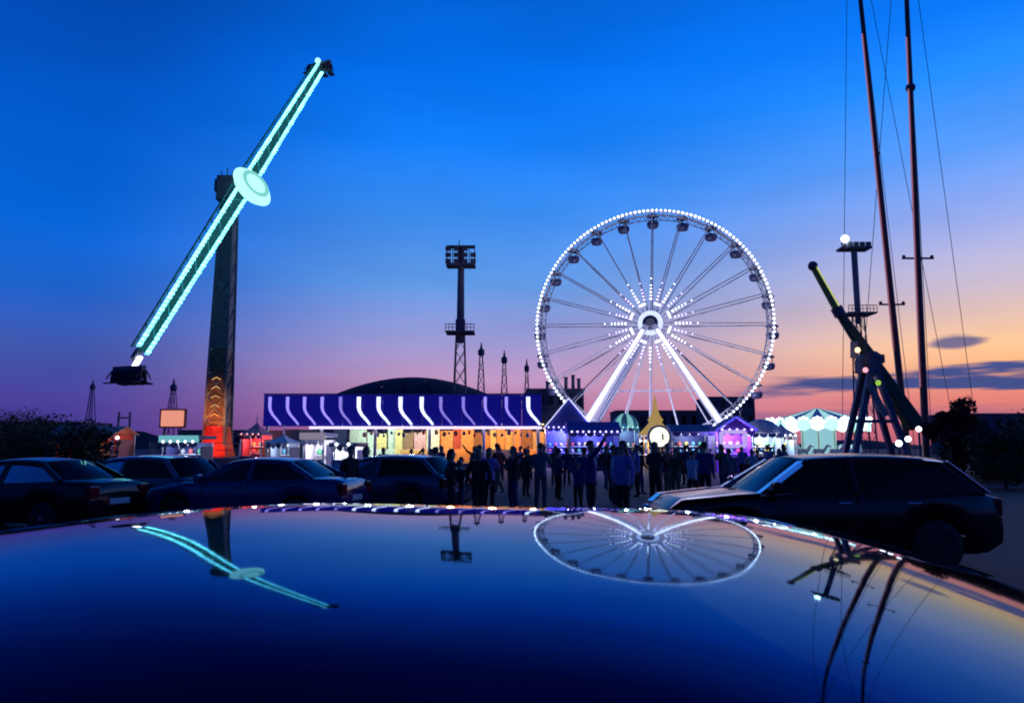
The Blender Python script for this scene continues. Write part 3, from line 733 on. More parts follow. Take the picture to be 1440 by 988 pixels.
# ------------------------------------------------------------------ floodlight masts
def flood_mast(label, px, ptop, pmid, D, lit=None, head=True):
    z1, z0 = at(px, ptop, D).z, at(px, pmid, D).z
    t = thing('floodlight_mast', label, 'mast', (gx(px, D), D, 0), group='floodlight masts'); mm = steel_dark
    w0, w1 = 1.6, .85
    for sx, sy in ((-1, -1), (1, -1), (1, 1), (-1, 1)):
        MB().tube((sx * w0, sy * w0, 0), (sx * w1 * .95, sy * w1 * .95, z0), .17, .15, 6).build('lattice_leg', mm, t)
    b = MB(); k = 7
    for i in range(k):
        a, c = z0 * i / k, z0 * (i + 1) / k; wa, wc = w0 + (w1 - w0) * i / k, w0 + (w1 - w0) * (i + 1) / k
        for s in (-1, 1):
            b.tube((-wa, s * wa, a), (wc, s * wc, c), .07, n=4); b.tube((wa, s * wa, a), (-wc, s * wc, c), .07, n=4); b.tube((s * wa, -wa, a), (s * wc, wc, c), .07, n=4)
    b.build('lattice_bracing', mm, t)
    MB().tube((0, 0, z0 - 2), (0, 0, z1), .85 if head else .6, .62, 12).build('shaft', mm if head else steel_grey, t)
    b = MB(); pw = 2.9
    b.box((0, 0, z0), (pw * 2, pw * 1.6, .35))
    for i in range(9):
        x = -pw + 2 * pw * i / 8; b.tube((x, -pw * .8, z0), (x, -pw * .8, z0 + 1.5), .07, n=4)
    b.tube((-pw, -pw * .8, z0 + 1.5), (pw, -pw * .8, z0 + 1.5), .08, n=4); b.tube((-pw, -pw * .8, z0 + .8), (pw, -pw * .8, z0 + .8), .06, n=4)
    if head: b.box((0, 0, z0 + 1.4), (1.9, 1.9, 2.6))
    b.build('service_platform', mm, t)
    b = MB(); hw_ = 3.0
    b.box((0, 0, z1 - (4.2 if head else 0)), (hw_ * 2.0, 3.2, .5)); 
    if head:
        b.box((0, 0, z1 - .2), (hw_ * 1.9, 2.0, .2))
        for i in range(6): b.tube((-hw_ * .95 + i * hw_ * .38, -.9, z1 - 4), (-hw_ * .95 + i * hw_ * .38, -.9, z1), .09, n=4)
        b.tube((-.4, 0, z1), (-.4, 0, z1 + 1.3), .08, n=4)
    b.build('head_frame', mm, t)
    lm = pm('lamp_face', (.10, .12, .16), .35)
    if head:
        for j in range(3):
            for i in range(4):
                if (i, j) in ((3, 2),): continue
                z = z1 - 3.5 + 1.3 * j; x = -hw_ * .86 + i * hw_ * .57
                f = MB().box((x, -1.25, z), (1.15, .5, .95), Matrix.Rotation(R(18), 3, 'X')).build('floodlight', steel_dark, t)
                MB().box((x, -1.53, z - .08), (.95, .04, .75), Matrix.Rotation(R(18), 3, 'X')).build('lens', lm, f)
    else:
        for i in range(5):
            x = -hw_ * .85 + i * hw_ * .42; f = MB().box((x, -1.2, z1 + .75), (.95, .5, .8)).build('floodlight', steel_dark, t)
            if i: MB().box((x, -1.47, z1 + .75), (.75, .04, .6)).build('lens', lm, f)
        l = MB().ball((-hw_ * .82, -1.6, z1 + 1.7), .72, 14, 10).build('lit_floodlight', lamp_white, t, True)
    return t
flood_mast('tall floodlight mast crowned with lamps above the arena roof', 646, 346, 468, 150)
flood_mast('floodlight mast with one lamp burning brilliant white', 1218, 350, 442, 150, head=False)

# lattice pylons beyond
def pylon(label, px, py, D, w=1.0):
    H = at(px, py, D).z; t = thing('lattice_pylon', label, 'pylon', (gx(px, D), D, 0), group='far lattice pylons')
    for sx in (-1, 1):
        for sy in (-1, 1): MB().tube((sx * 2.3 * w, sy * 2.3 * w, 0), (sx * .35 * w, sy * .35 * w, H), .24, .14, 5).build('leg', steel_dark, t)
    b = MB(); k = 8
    for i in range(k):
        a, c = H * i / k, H * (i + 1) / k; wa, wc = (2.3 - 1.95 * i / k) * w, (2.3 - 1.95 * (i + 1) / k) * w
        b.tube((-wa, -wa, a), (wc, -wc, c), .1, n=4); b.tube((wa, -wa, a), (-wc, -wc, c), .1, n=4); b.tube((-wc, -wc, c), (wc, -wc, c), .1, n=4)
    b.build('bracing', steel_dark, t)
    MB().lathe([(.9 * w, H - 2.2), (1.15 * w, H - 1.8), (1.15 * w, H - .5), (.5 * w, H), (.12, H + 2)], 8).build('head', steel_dark, t)
pylon('far lattice pylon standing closest to the floodlight mast over the dome', 676, 490, 230, .9)
pylon('far lattice pylon midway between floodlight mast and wheel', 709, 501, 235, .85)
pylon('short far lattice pylon just beside the wheel rim', 741, 513, 240, .7)
pylon('far lattice pylon rising behind the salmon-lit sign', 239, 540, 240, .95)
pylon('far faint lattice pylon beyond the peach-roofed stall', 124, 540, 300, .9)

# ------------------------------------------------------------------ tall slim masts with stays
def slim_mast(label, pb, pt, D, cross, knob=None, lit=False):
    a = Vector((at(pb[0], pb[1], D).x, D, 0)); e = at(pt[0], pt[1], D)
    d0 = at(pb[0], pb[1], D); dirv = (e - d0); top = d0 + dirv * 1.35; foot = d0 - dirv * (d0.z / dirv.z)
    t = thing('slim_mast', label, 'mast', foot, group='tall slim masts')
    q = lambda p: p - foot
    MB().tube((0, 0, 0), q(top), .22, .12, 10).build('pole', pm('mast_brown', (.16, .07, .06), .45), t)
    for py_, w in cross:
        f = (pb[1] - py_) / (pb[1] - pt[1]); p = q(d0 + dirv * f); MB().bar(p - Vector((w, 0, 0)), p + Vector((w, 0, 0)), .12, .1).build('crosspiece', steel_dark, t)
        for s in (-1, 1): MB().ball(p + Vector((s * w * .9, 0, .1)), .12, 6, 4).build('fitting', steel_grey, t)
    if knob:
        f = (pb[1] - knob) / (pb[1] - pt[1]); MB().ball(q(d0 + dirv * f), .3, 10, 6).build('collar', steel_dark, t)
    stm = pm('stay_wire', (.10, .10, .16), .5)
    for dx, dy in ((4.5, 2), (3.2, 5), (-2.4, 4)):
        MB().tube(q(top), Vector((dx, dy, 0)), .022, n=4).build('stay', stm, t)
    b = MB(); b.tube(q(d0 + dirv * .05) - Vector((.26, .1, 0)), q(d0 + dirv * .9) - Vector((.18, .1, 0)), .045, n=5); b.build('side_light', em('led_mast', (.62, .26, .42), .5), t)
    MB().box((0, 0, .2), (1.6, 1.6, .4)).build('foot', concrete, t)
slim_mast('thicker tall dark mast with a crosspiece and round collar', (1300, 575), (1275, 0), 44, [(373, .95)], 131)
slim_mast('slimmer leaning tall mast with low crosspiece beside the tripod ride', (1264, 520), (1210, 0), 46, [(433, .8)])

# ------------------------------------------------------------------ tripod boom ride
def boom_ride():
    D = 38; base = Vector((gx(1225, D), D, 0)); t = thing('boom_ride', 'dark tripod ride with an upraised boom whose tip is lit yellow-green', 'ride', base)
    q = lambda px, py, dd=0: at(px, py, D + dd) - base
    pv = q(1222, 508); dk = steel_dark
    for (px, dy) in ((1172, -1.6), (1197, 1.6), (1262, -1.6), (1284, 1.6)):
        e = Vector((gx(px, D) - base.x, dy, 0)); MB().bar(pv + Vector((0, dy * .25, 0)), e, .30, .30, .24, .24, up=(0, 1, 0)).build('leg', pm('boom_leg', (.10, .10, .14), .5, .3), t)
    MB().bar(q(1196, 592, -1.2), q(1262, 592, -1.2), .16).build('leg_tie', dk, t)
    e0, e1, e2, e3 = q(1143, 374), q(1180, 440), q(1225, 505), q(1288, 600)
    MB().tube(e1, e0, .21, .17, 10).build('boom_tip', pm('boom_green', (.42, .46, .10), .45), t)
    MB().bar(e1 + Vector((.05, -.16, .1)), e0 + Vector((.05, -.13, .1)), .10, .06).build('tip_light', em('led_green', (.60, .66, .22), .9), t)
    MB().ball(e0, .26, 10, 8).build('tip_cap', dk, t); MB().tube(e1 - (e1 - e0) * .12, e1 + (e1 - e0) * .06, .3, .3, 10).build('collar', dk, t)
    b = MB(); n = 5; d = (e2 - e1); s = Vector((d.z, 0, -d.x)).normalized()
    for k in (-1, 1): b.bar(e1 + s * k * .16, e2 + s * k * .3, .12)
    for i in range(n): b.bar(e1 + d * i / n + s * .18 * (-1) ** i, e1 + d * (i + 1) / n - s * .22 * (-1) ** i, .09)
    b.build('boom_truss', dk, t)
    MB().bar(e1 - d * .04, e2 + d * .1, .34, .3, .58, .45, up=(0, 1, 0)).build('boom_spine', pm('boom_olive', (.16, .18, .05), .5), t, bevel=.04)
    b = MB(); b.lathe([(.4, -.6), (.52, -.45), (.52, .45), (.4, .6)], 16, pv, 'y'); b.box(pv + Vector((.35, 0, .1)), (.55, .9, .45)); b.box(pv + Vector((-.3, 0, -.25)), (.55, .9, .7)); b.build('pivot_housing', dk, t, bevel=.05)
    MB().bar(e2, e3, .5, .5, .8, .7, up=(0, 1, 0)).build('counter_arm', pm('boom_deep_green', (.07, .11, .04), .5), t, bevel=.06)
    MB().bar(q(1222, 540, -1.0), q(1246, 585, -1.0), .32, .1, up=(0, 1, 0)).build('cladding', pm('boom_tan', (.45, .36, .28), .6), t)
    for px, py, m in ((1217, 520, led_pink), (1235, 538, em('led_lime', (.4, .75, .1), .8)), (1206, 492, led_warm)):
        MB().ball(q(px, py, -1.0), .14, 8, 6).build('lamp', m, t)
    MB().bar(q(1201, 503, -.2), q(1201, 480, -.2), .3, .2).build('control_box', pm('box_pale', (.6, .5, .42), .6), t)
    b = MB(); b.box((0, 0, .25), (5.4, 4.2, .5)); b.build('base_plate', steel_grey, t, bevel=.05)
boom_ride()
# ------------------------------------------------------------------ stalls and tents
def stall(name, label, px0, px1, ptop, D, roof='gable', eave=None, can=None, body=None, light=None, lcol=(1, .8, .6), pw=90, bulbs=led_white, sign=None, cat='stall', inside=None, rz=0.0):
    xl, xr = gx(px0, D), gx(px1, D); W = xr - xl; zt = at((px0 + px1) / 2, ptop, D).z; ze = eave or zt * .62; dp = max(2.4, W * .7)
    t = thing(name, label, cat, ((xl + xr) / 2, D, 0), rz)
    can = can or steel_white; body = body or steel_grey; h = W / 2
    for sx in (-1, 1):
        for y in (0.06, dp - .06): MB().tube((sx * (h - .06), y, 0), (sx * (h - .06), y, ze), .05, n=6).build('post', steel_white, t)
    MB().box((0, dp - .12, ze / 2), (W - .25, .06, ze - .02)).build('back_wall', body, t)
    for sx in (-1, 1): MB().box((sx * (h - .03), dp * .6, ze * .45), (.05, dp * .7, ze * .85)).build('side_wall', body, t)
    c = MB().box((0, .15, .5), (W - .2, .35, 1.0)).build('counter', body, t); MB().box((0, .1, 1.03), (W - .1, .55, .05)).build('counter_top', steel_white, c)
    nseg = max(4, int(W / .55))
    if roof == 'gable':
        for k in range(2):
            b = MB(); y0, y1 = (-.15, dp / 2) if k == 0 else (dp + .15, dp / 2)
            b.add([(-h - .12, y0, ze), (h + .12, y0, ze), (h + .12, y1, zt), (-h - .12, y1, zt), (-h - .12, y0, ze - .04), (h + .12, y0, ze - .04), (h + .12, y1, zt - .04), (-h - .12, y1, zt - .04)],
                  [(0, 1, 2, 3), (7, 6, 5, 4), (0, 4, 5, 1), (3, 2, 6, 7), (0, 3, 7, 4), (1, 5, 6, 2)]); b.build('roof_panel', can, t)
    elif roof == 'front_gable':
        for s in (-1, 1):
            b = MB(); b.add([(s * (h + .15), -.2, ze), (0, -.2, zt), (0, dp, zt), (s * (h + .15), dp, ze), (s * (h + .15), -.2, ze - .06), (0, -.2, zt - .06), (0, dp, zt - .06), (s * (h + .15), dp, ze - .06)],
                  [(0, 1, 2, 3), (7, 6, 5, 4), (0, 4, 5, 1), (3, 2, 6, 7), (0, 3, 7, 4), (1, 5, 6, 2)]); b.build('roof_panel', can, t)
            MB().bar((s * (h + .15), -.26, ze), (0, -.26, zt), .14, .08).build('gable_light', light or led_lilac, t)
        MB().prism([(-h, ze - .02), (h, ze - .02), (0, zt - .08)], -.15, -.1).build('gable_board', body, t)
    elif roof == 'pagoda':
        cy = dp / 2; n = 10
        for k in range(4):
            vs, fs = [], []
            ca, sa = math.cos(k * math.pi / 2), math.sin(k * math.pi / 2)
            for i in range(n + 1):
                f = i / n; e = (1 - f) ** 1.7; z = ze + (zt - ze) * f; 
                for s in (-1, 0, 1):
                    x, y = s * (h + .1) * max(e, .012), -(h + .1) * max(e, .012) * (1.0 if s else 1.0); vs.append((x * ca - y * sa, (x * sa + y * ca) * dp / W + cy, z - (.04 * e if s == 0 else 0)))
            for i in range(n):
                for j in (0, 1): fs.append((i * 3 + j, i * 3 + j + 1, i * 3 + 4 + j, i * 3 + 3 + j))
            MB().add(vs, fs).build('canopy_panel', can, t, True)
        MB().tube((0, cy, zt - .05), (0, cy, zt + .5), .05, .01).build('finial', steel_white, t)
    elif roof == 'flat':
        MB().box((0, dp / 2, zt - .1), (W + .2, dp + .3, .2)).build('roof_slab', can, t, bevel=.03)
        MB().box((0, -.12, (zt + ze) / 2), (W + .16, .1, zt - ze)).build('sign_board', light or can, t)
    elif roof == 'dome':
        cy = dp / 2; n = 12
        for k in range(n):
            vs, fs = [], []; m = 6
            for i in range(m + 1):
                a = math.pi / 2 * i / m; r = (h + .1) * math.cos(a) + .02; z = ze + (zt - ze) * math.sin(a)
                for b_ in (2 * math.pi * k / n, 2 * math.pi * (k + 1) / n): vs.append((r * math.cos(b_), cy + r * math.sin(b_) * dp / W, z))
            for i in range(m): fs.append((i * 2, i * 2 + 1, i * 2 + 3, i * 2 + 2))
            MB().add(vs, fs).build('canopy_panel', can if k % 2 == 0 or light is None else light, t, True)
    for k in range(nseg):       # valance flaps
        x = -h + W * (k + .5) / nseg; w = W / nseg * .94
        MB().prism([(x - w / 2, ze), (x + w / 2, ze), (x + w / 2, ze - .2), (x, ze - .34), (x - w / 2, ze - .2)], -.14, -.1).build('valance_flap', can if k % 2 else body, t)
    if bulbs:
        b = MB(); nb = int(W / .4)
        for k in range(nb): b.bead((-h + W * (k + .5) / nb, -.24, ze + .04), .09)
        b.build('bulb_string', bulbs, t, kind='stuff')
    # goods on the shelves
    rr = random.Random(px0)
    for z in (1.35, 1.85):
        if z > ze - .5: break
        MB().box((0, dp - .35, z - .12), (W - .4, .3, .04)).build('shelf', steel_white, t)
        for k in range(int(W / .5)):
            c = [(.5, .1, .1), (.5, .4, .1), (.1, .3, .5), (.5, .5, .5), (.1, .4, .2)][rr.randrange(5)]
            MB().ball((-h + .4 + k * .5, dp - .35, z + .06), .16, 8, 6, 1.1).build('prize', pm('prize_%d' % int(c[0] * 10 + c[1] * 100 + c[2] * 1000), c, .7), t, True)
    MB().box((0, dp * .45, ze - .14), (W * .5, .1, .07)).build('strip_lamp', inside or led_white, t)
    if pw: lamp('stall_lamp', (0, dp * .45, ze - .35), lcol, pw, .15, t)
    if sign:
        s = MB().box((0, -.3, zt + sign[0] / 2 - .05), (W * .8, .16, sign[0])).build('lit_sign', sign[1], t, bevel=.03)
        MB().box((0, -.2, zt + sign[0] / 2 - .05), (W * .8 + .2, .1, sign[0] + .2)).build('sign_frame', steel_dark, t)
    return t
C = lambda n, c, r=.6: pm(n, c, r)
peach = C('canvas_peach', (.62, .32, .24)); red = C('canvas_red', (.4, .05, .06)); pink = C('canvas_pink', (.6, .25, .35)); white = C('canvas_white', (.75, .76, .8)); blue = C('canvas_blue', (.07, .09, .45)); slate = C('canvas_slate', (.16, .22, .34)); purple = C('canvas_purple', (.22, .08, .5)); teal = C('canvas_teal', (.10, .42, .42)); navy = C('board_navy', (.03, .035, .14)); gold = C('gold_paint', (.62, .45, .10), .35)
stall('food_stall', 'dim stall with a peach roof among the dark trees', 66, 158, 598, 42, 'gable', 2.4, peach, red, lcol=(1, .4, .3), pw=60, bulbs=None)
stall('game_stall', 'small stall with teal and white lights under the salmon sign', 226, 278, 612, 44, 'flat', 1.95, navy, navy, em('sign_teal', (.2, .62, .72), .7), lcol=(.6, .7, 1), pw=90)
stall('candy_stall', 'pink ornate stall between the tower and the pavilion', 336, 368, 590, 55, 'pagoda', 2.6, pink, red, lcol=(1, .35, .4), pw=120, bulbs=led_pink)
stall('white_tent', 'little white pagoda tent at the shaded end of the pavilion', 374, 404, 608, 40, 'pagoda', 1.9, white, slate, lcol=(.9, .9, 1), pw=40, bulbs=None, cat='tent')
stall('ticket_kiosk', 'pale boxy kiosk standing before the pavilion posts', 424, 456, 608, 38, 'flat', 2.05, white, white, em('kiosk_sign', (.42, .36, .52), .55), lcol=(.9, .8, 1), pw=60, bulbs=None, cat='kiosk')
stall('gabled_stall', 'blue stall with white-lit gable at the end of the pavilion', 768, 832, 560, 62, 'front_gable', 3.3, blue, blue, em('gable_led', (.55, .58, 1.0), 1.6, True), lcol=(.25, .25, 1), pw=900, bulbs=led_lilac)
stall('awning_stall', 'wide stall with low sloping blue awning left of the teal dome', 800, 872, 592, 54, 'gable', 2.75, blue, navy, lcol=(.3, .3, 1), pw=420, bulbs=led_lilac)
stall('domed_stall', 'round stall with glowing teal dome roof by the golden spire', 866, 900, 580, 66, 'dome', 3.4, teal, navy, em('dome_teal', (.22, .6, .6), .8), lcol=(.6, 1, 1), pw=200, bulbs=led_teal)
stall('canopy_stall', 'slate blue canopy stall beside the wheel leg', 946, 1006, 596, 50, 'gable', 2.7, slate, navy, lcol=(.7, .8, 1), pw=140, bulbs=None)
stall('violet_booth', 'violet booth with lit framed sign at the foot of the wheel leg', 1010, 1062, 586, 48, 'front_gable', 2.75, purple, purple, led_blue, lcol=(.45, .25, 1), pw=420, bulbs=led_lilac)
stall('white_tent', 'white domed tent glowing beside the violet booth', 1056, 1104, 588, 56, 'dome', 2.7, white, slate, lcol=(1, .9, .85), pw=300, bulbs=None, cat='tent')
stall('white_tent', 'small white pagoda tent next to the round carousel', 1092, 1122, 592, 60, 'pagoda', 2.6, white, slate, lcol=(.9, 1, 1), pw=200, bulbs=led_white, cat='tent')
stall('drinks_stall', 'low navy stall with bright white lamps in front of the pavilion', 466, 500, 622, 36, 'flat', 1.75, navy, white, led_white if False else slate, lcol=(.9, .95, 1), pw=90)
# framed light square on the violet booth
o = MB(); z = at(1030, 617, 47.5); 
for a, b in (((-.75, -.45), (.75, -.45)), ((.75, -.45), (.75, .45)), ((.75, .45), (-.75, .45)), ((-.75, .45), (-.75, -.45))): o.bar((a[0], 0, a[1]), (b[0], 0, b[1]), .24, .1, up=(0, 1, 0))
o = o.build('framed_light', em('frame_lilac', (.55, .42, .95), .9), None, loc=(z.x, 47.3, z.z)); tag(o, 'lilac square light frame mounted on the violet booth', 'light frame')
# salmon-lit sign on a stand
p = at(243, 588, 47); t = thing('lit_sign', 'square salmon-lit sign board raised on two posts', 'sign', (p.x, 47, 0))
MB().box((0, 0, p.z), (1.45, .2, 1.0)).build('sign_face', em('salmon', (.95, .36, .26), .85), t, bevel=.05); MB().box((0, .06, p.z), (1.65, .2, 1.2)).build('frame', red, t)
for s in (-1, 1): MB().tube((s * .5, .1, 0), (s * .5, .1, p.z - .5), .06).build('post', steel_dark, t)
# golden spired kiosk
p = at(922, 604, 58); t = thing('spired_kiosk', 'golden kiosk with a tall tapering lit spire', 'kiosk', (p.x, 58, 0)); zt = at(922, 556, 58).z
MB().lathe([(1.0, 0), (1.0, .9), (1.15, 1.0), (1.15, 1.1)], 8).build('base', gold, t)
for k in range(6): a = k * math.pi / 3; MB().tube((.95 * math.cos(a), .95 * math.sin(a), 1.1), (.95 * math.cos(a), .95 * math.sin(a), 2.6), .06).build('post', gold, t)
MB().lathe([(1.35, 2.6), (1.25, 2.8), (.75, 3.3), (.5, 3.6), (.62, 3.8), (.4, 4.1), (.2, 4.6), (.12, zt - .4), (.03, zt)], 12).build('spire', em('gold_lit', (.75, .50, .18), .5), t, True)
lamp('kiosk_lamp', (0, 0, 2.3), (1, .7, .3), 160, .15, t)
# round white lit sign
p = at(927, 614, 50); t = thing('round_sign', 'round glowing white sign on a short pole in the crowd', 'sign', (p.x, 50, 0))
MB().lathe([(.15, -.18), (.62, -.15), (.74, 0), (.62, .15), (.15, .18)], 24, (0, 0, p.z), 'y').build('sign_face', em('round_white', (.95, .92, .80), 1.25), t, True)
MB().lathe([(.74, -.1), (.8, -.1), (.8, .1), (.74, .1), (.74, -.1)], 24, (0, 0, p.z), 'y').build('rim', steel_white, t)
MB().box((.2, -.19, p.z), (.1, .04, .4)).build('mark', steel_dark, t); MB().tube((0, .1, 0), (0, .1, p.z - .7), .08).build('pole', steel_dark, t)
# carousel, teal white lit
def carousel():
    D = 68; xl, xr = gx(1110, D), gx(1252, D); W = xr - xl; r = W / 2; zt, ze = at(1180, 570, D).z, at(1180, 596, D).z
    t = thing('carousel', 'wide round carousel glowing teal-white behind the tripod ride', 'carousel', ((xl + xr) / 2, D + r, 0))
    n = 24
    for k in range(n):
        a0, a1 = 2 * math.pi * k / n, 2 * math.pi * (k + 1) / n; vs = []
        for rr_, z in ((r, ze + .5), (r * .55, ze + .5 + (zt - ze - .5) * .45), (.15, zt)):
            for a in (a0, a1): vs.append((rr_ * math.cos(a), rr_ * math.sin(a), z))
        MB().add(vs, [(0, 1, 3, 2), (2, 3, 5, 4)]).build('canopy_panel', em('carousel_panel', (.40, .78, .86), .9) if k % 2 else white, t)
        am = (a0 + a1) / 2; p = Vector((r * math.cos(am), r * math.sin(am), 0)); q = Matrix.Rotation(am, 3, 'Z')
        b = MB(); hw_ = r * math.pi / n * .94
        poly = [(-hw_, ze - .35), (0, ze - .6), (hw_, ze - .35), (hw_, ze + .35), (hw_ * .5, ze + .62), (0, ze + .75), (-hw_ * .5, ze + .62), (-hw_, ze + .35)]
        b.prism(poly, -.05, .05); b.v = [tuple(Matrix.Rotation(am - math.pi / 2, 3, 'Z') @ Vector(v) + p) for v in b.v]
        b.build('rounding_board', em('board_teal', (.42, .86, .88), 1.5, True) if k % 2 else em('board_white', (.75, .95, 1.0), 2.0, True), t)
    b = MB()
    for k in range(96):
        a = 2 * math.pi * k / 96; b.bead(((r + .12) * math.cos(a), (r + .12) * math.sin(a), ze + .25 + .4 * abs(math.sin(k * math.pi / 4))), .13)
    b.build('bulb_ring', led_white, t, kind='stuff')
    MB().lathe([(1.6, .4), (1.6, ze + .4)], 12).build('centre_drum', em('drum_teal', (.30, .62, .70), .9), t)
    MB().lathe([(r, 0), (r, .4), (r - .2, .42)], 32).build('turntable', steel_grey, t)
    for k in range(16):
        a = 2 * math.pi * k / 16; x, y = r * .78 * math.cos(a), r * .78 * math.sin(a)
        pl = MB().tube((x, y, .4), (x, y, ze + .4), .05).build('pole', gold, t)
        hd = Vector((-math.sin(a), math.cos(a), 0)); c = Vector((x, y, 1.35)); b = MB()
        b.bar(c - hd * .5, c + hd * .45, .36, .42, .32, .4); b.bar(c + hd * .4, c + hd * .75 + Vector((0, 0, .55)), .24, .3, .16, .2); b.bar(c + hd * .7 + Vector((0, 0, .55)), c + hd * 1.05 + Vector((0, 0, .38)), .18, .2, .12, .14)
        for s in (-.35, .3): b.bar(c + hd * s, c + hd * (s + .25) + Vector((0, 0, -.65)), .12, .14, .07, .08); b.bar(c + hd * s, c + hd * (s - .1) + Vector((0, 0, -.68)), .12, .14, .07, .08)
        b.bar(c - hd * .45 + Vector((0, 0, .1)), c - hd * .75 + Vector((0, 0, -.35)), .1, .1, .04, .04); b.build('horse', white, pl, bevel=.03)
    lamp('carousel_lamp', (0, -r * .5, ze - .2), (.6, 1, 1), 300, .3, t)
carousel()
# lamp posts with lit globes
for px, py, D, lb in ((165, 615, 36, 'thin lamp post with one white globe by the gantry'), (1292, 603, 24, 'lamp post with lit white globe by the mast foot'), (1277, 617, 22, 'short lamp post behind the black car roof, taller of two low globes'), (1264, 623, 20, 'shortest lamp post with white globe behind the black car')):
    p = at(px, py, D); t = thing('lamp_post', lb, 'lamp post', (p.x, D, 0), group='globe lamp posts')
    MB().tube((0, 0, 0), (0, 0, p.z - .1), .045, .035).build('post', steel_dark, t); MB().ball((0, 0, p.z), .085, 10, 8).build('globe', led_white, t, True); MB().lathe([(.14, 0), (.12, .1), (.05, .25)], 10).build('foot', steel_dark, t)
# ------------------------------------------------------------------ trees
def tree(name, label, px, ptop, D, wid, seed, lm=leaf, group=None, low=.25, nl=6500):
    rr = random.Random(seed); H = at(px, ptop, D).z
    t = thing(name, label, 'tree', (gx(px, D), D, 0), group=group)
    b = MB(); top = Vector((rr.uniform(-.2, .2), 0, H * .72)); b.tube((0, 0, 0), top * .5, .035 * H, .026 * H, 8); b.tube(top * .5, top, .026 * H, .01 * H, 7); b.build('trunk', bark, t)
    cl = []; lim = MB()
    for k in range(16):
        a = rr.uniform(0, 6.28); f = rr.uniform(low + .08, .88); rad = wid * math.sin(math.pi * (.18 + .75 * (f - low) / (1 - low))) * rr.uniform(.45, .95)
        c = Vector((math.cos(a) * rad, math.sin(a) * rad, H * f)); cl.append((c, wid * rr.uniform(.28, .5)))
        s = top * min(.95, max(.25, (f - .15))); lim.tube(s, c, .012 * H, .004 * H, 5)
    lim.build('limb', bark, t)
    vs, fs = [], []; s = .05 * H ** .5 * 1.15
    for i in range(nl):
        c, r = cl[rr.randrange(len(cl))]; d = Vector((rr.gauss(0, 1), rr.gauss(0, 1), rr.gauss(0, .8))).normalized() * r * rr.uniform(.25, 1.08) ** .6
        p = c + d
        m = Matrix.Rotation(rr.uniform(0, 6.28), 3, (rr.gauss(0, 1), rr.gauss(0, 1), rr.gauss(0, 1) + .01)); q = s * rr.uniform(.6, 1.3)
        o = len(vs); vs += [tuple(p + m @ Vector(v) * q) for v in ((-1, 0, 0), (0, -.5, .12), (1, 0, 0), (0, .5, .12))]; fs.append((o, o + 1, o + 2, o + 3))
    MB().add(vs, fs).build('crown', lm, t)
tr = [(1352, 578, 46, 1.6, 'bushy tree next to the tall mast foot'), (1390, 592, 40, 2.2, 'broad dark tree over the rear of the black car'), (1428, 598, 36, 2.0, 'dark tree farther behind the black car boot'), (1462, 590, 44, 2.6, 'tree at the outer edge beyond the black car'), (1410, 612, 30, 1.3, 'low shrub-like tree behind the black car boot')]
for i, (px, py, D, w, lb) in enumerate(tr): tree('leafy_tree', lb, px, py, D, w, 11 + i, low=.12, group='trees behind the black car')
tree('red_leaf_tree', 'small tree with dark reddish leaves at the mast foot', 1340, 556, 40, 1.2, 31, leaf_red, low=.3)
for i, (px, py, D, w, lb) in enumerate([(20, 592, 60, 3.6, 'wide dark tree beyond the outer saloon car'), (88, 596, 30, 1.9, 'near dark tree in front of the peach-roofed stall'), (58, 588, 75, 3.4, 'taller dark tree on the skyline by the far shed'), (-18, 604, 34, 2.2, 'low dark tree beside the outer saloon car'), (126, 606, 55, 2.0, 'small dark tree beside the peach-roofed stall')]):
    tree('dark_tree', lb, px, py, D, w, 51 + i, low=.1, group='dark trees beyond the parked cars')

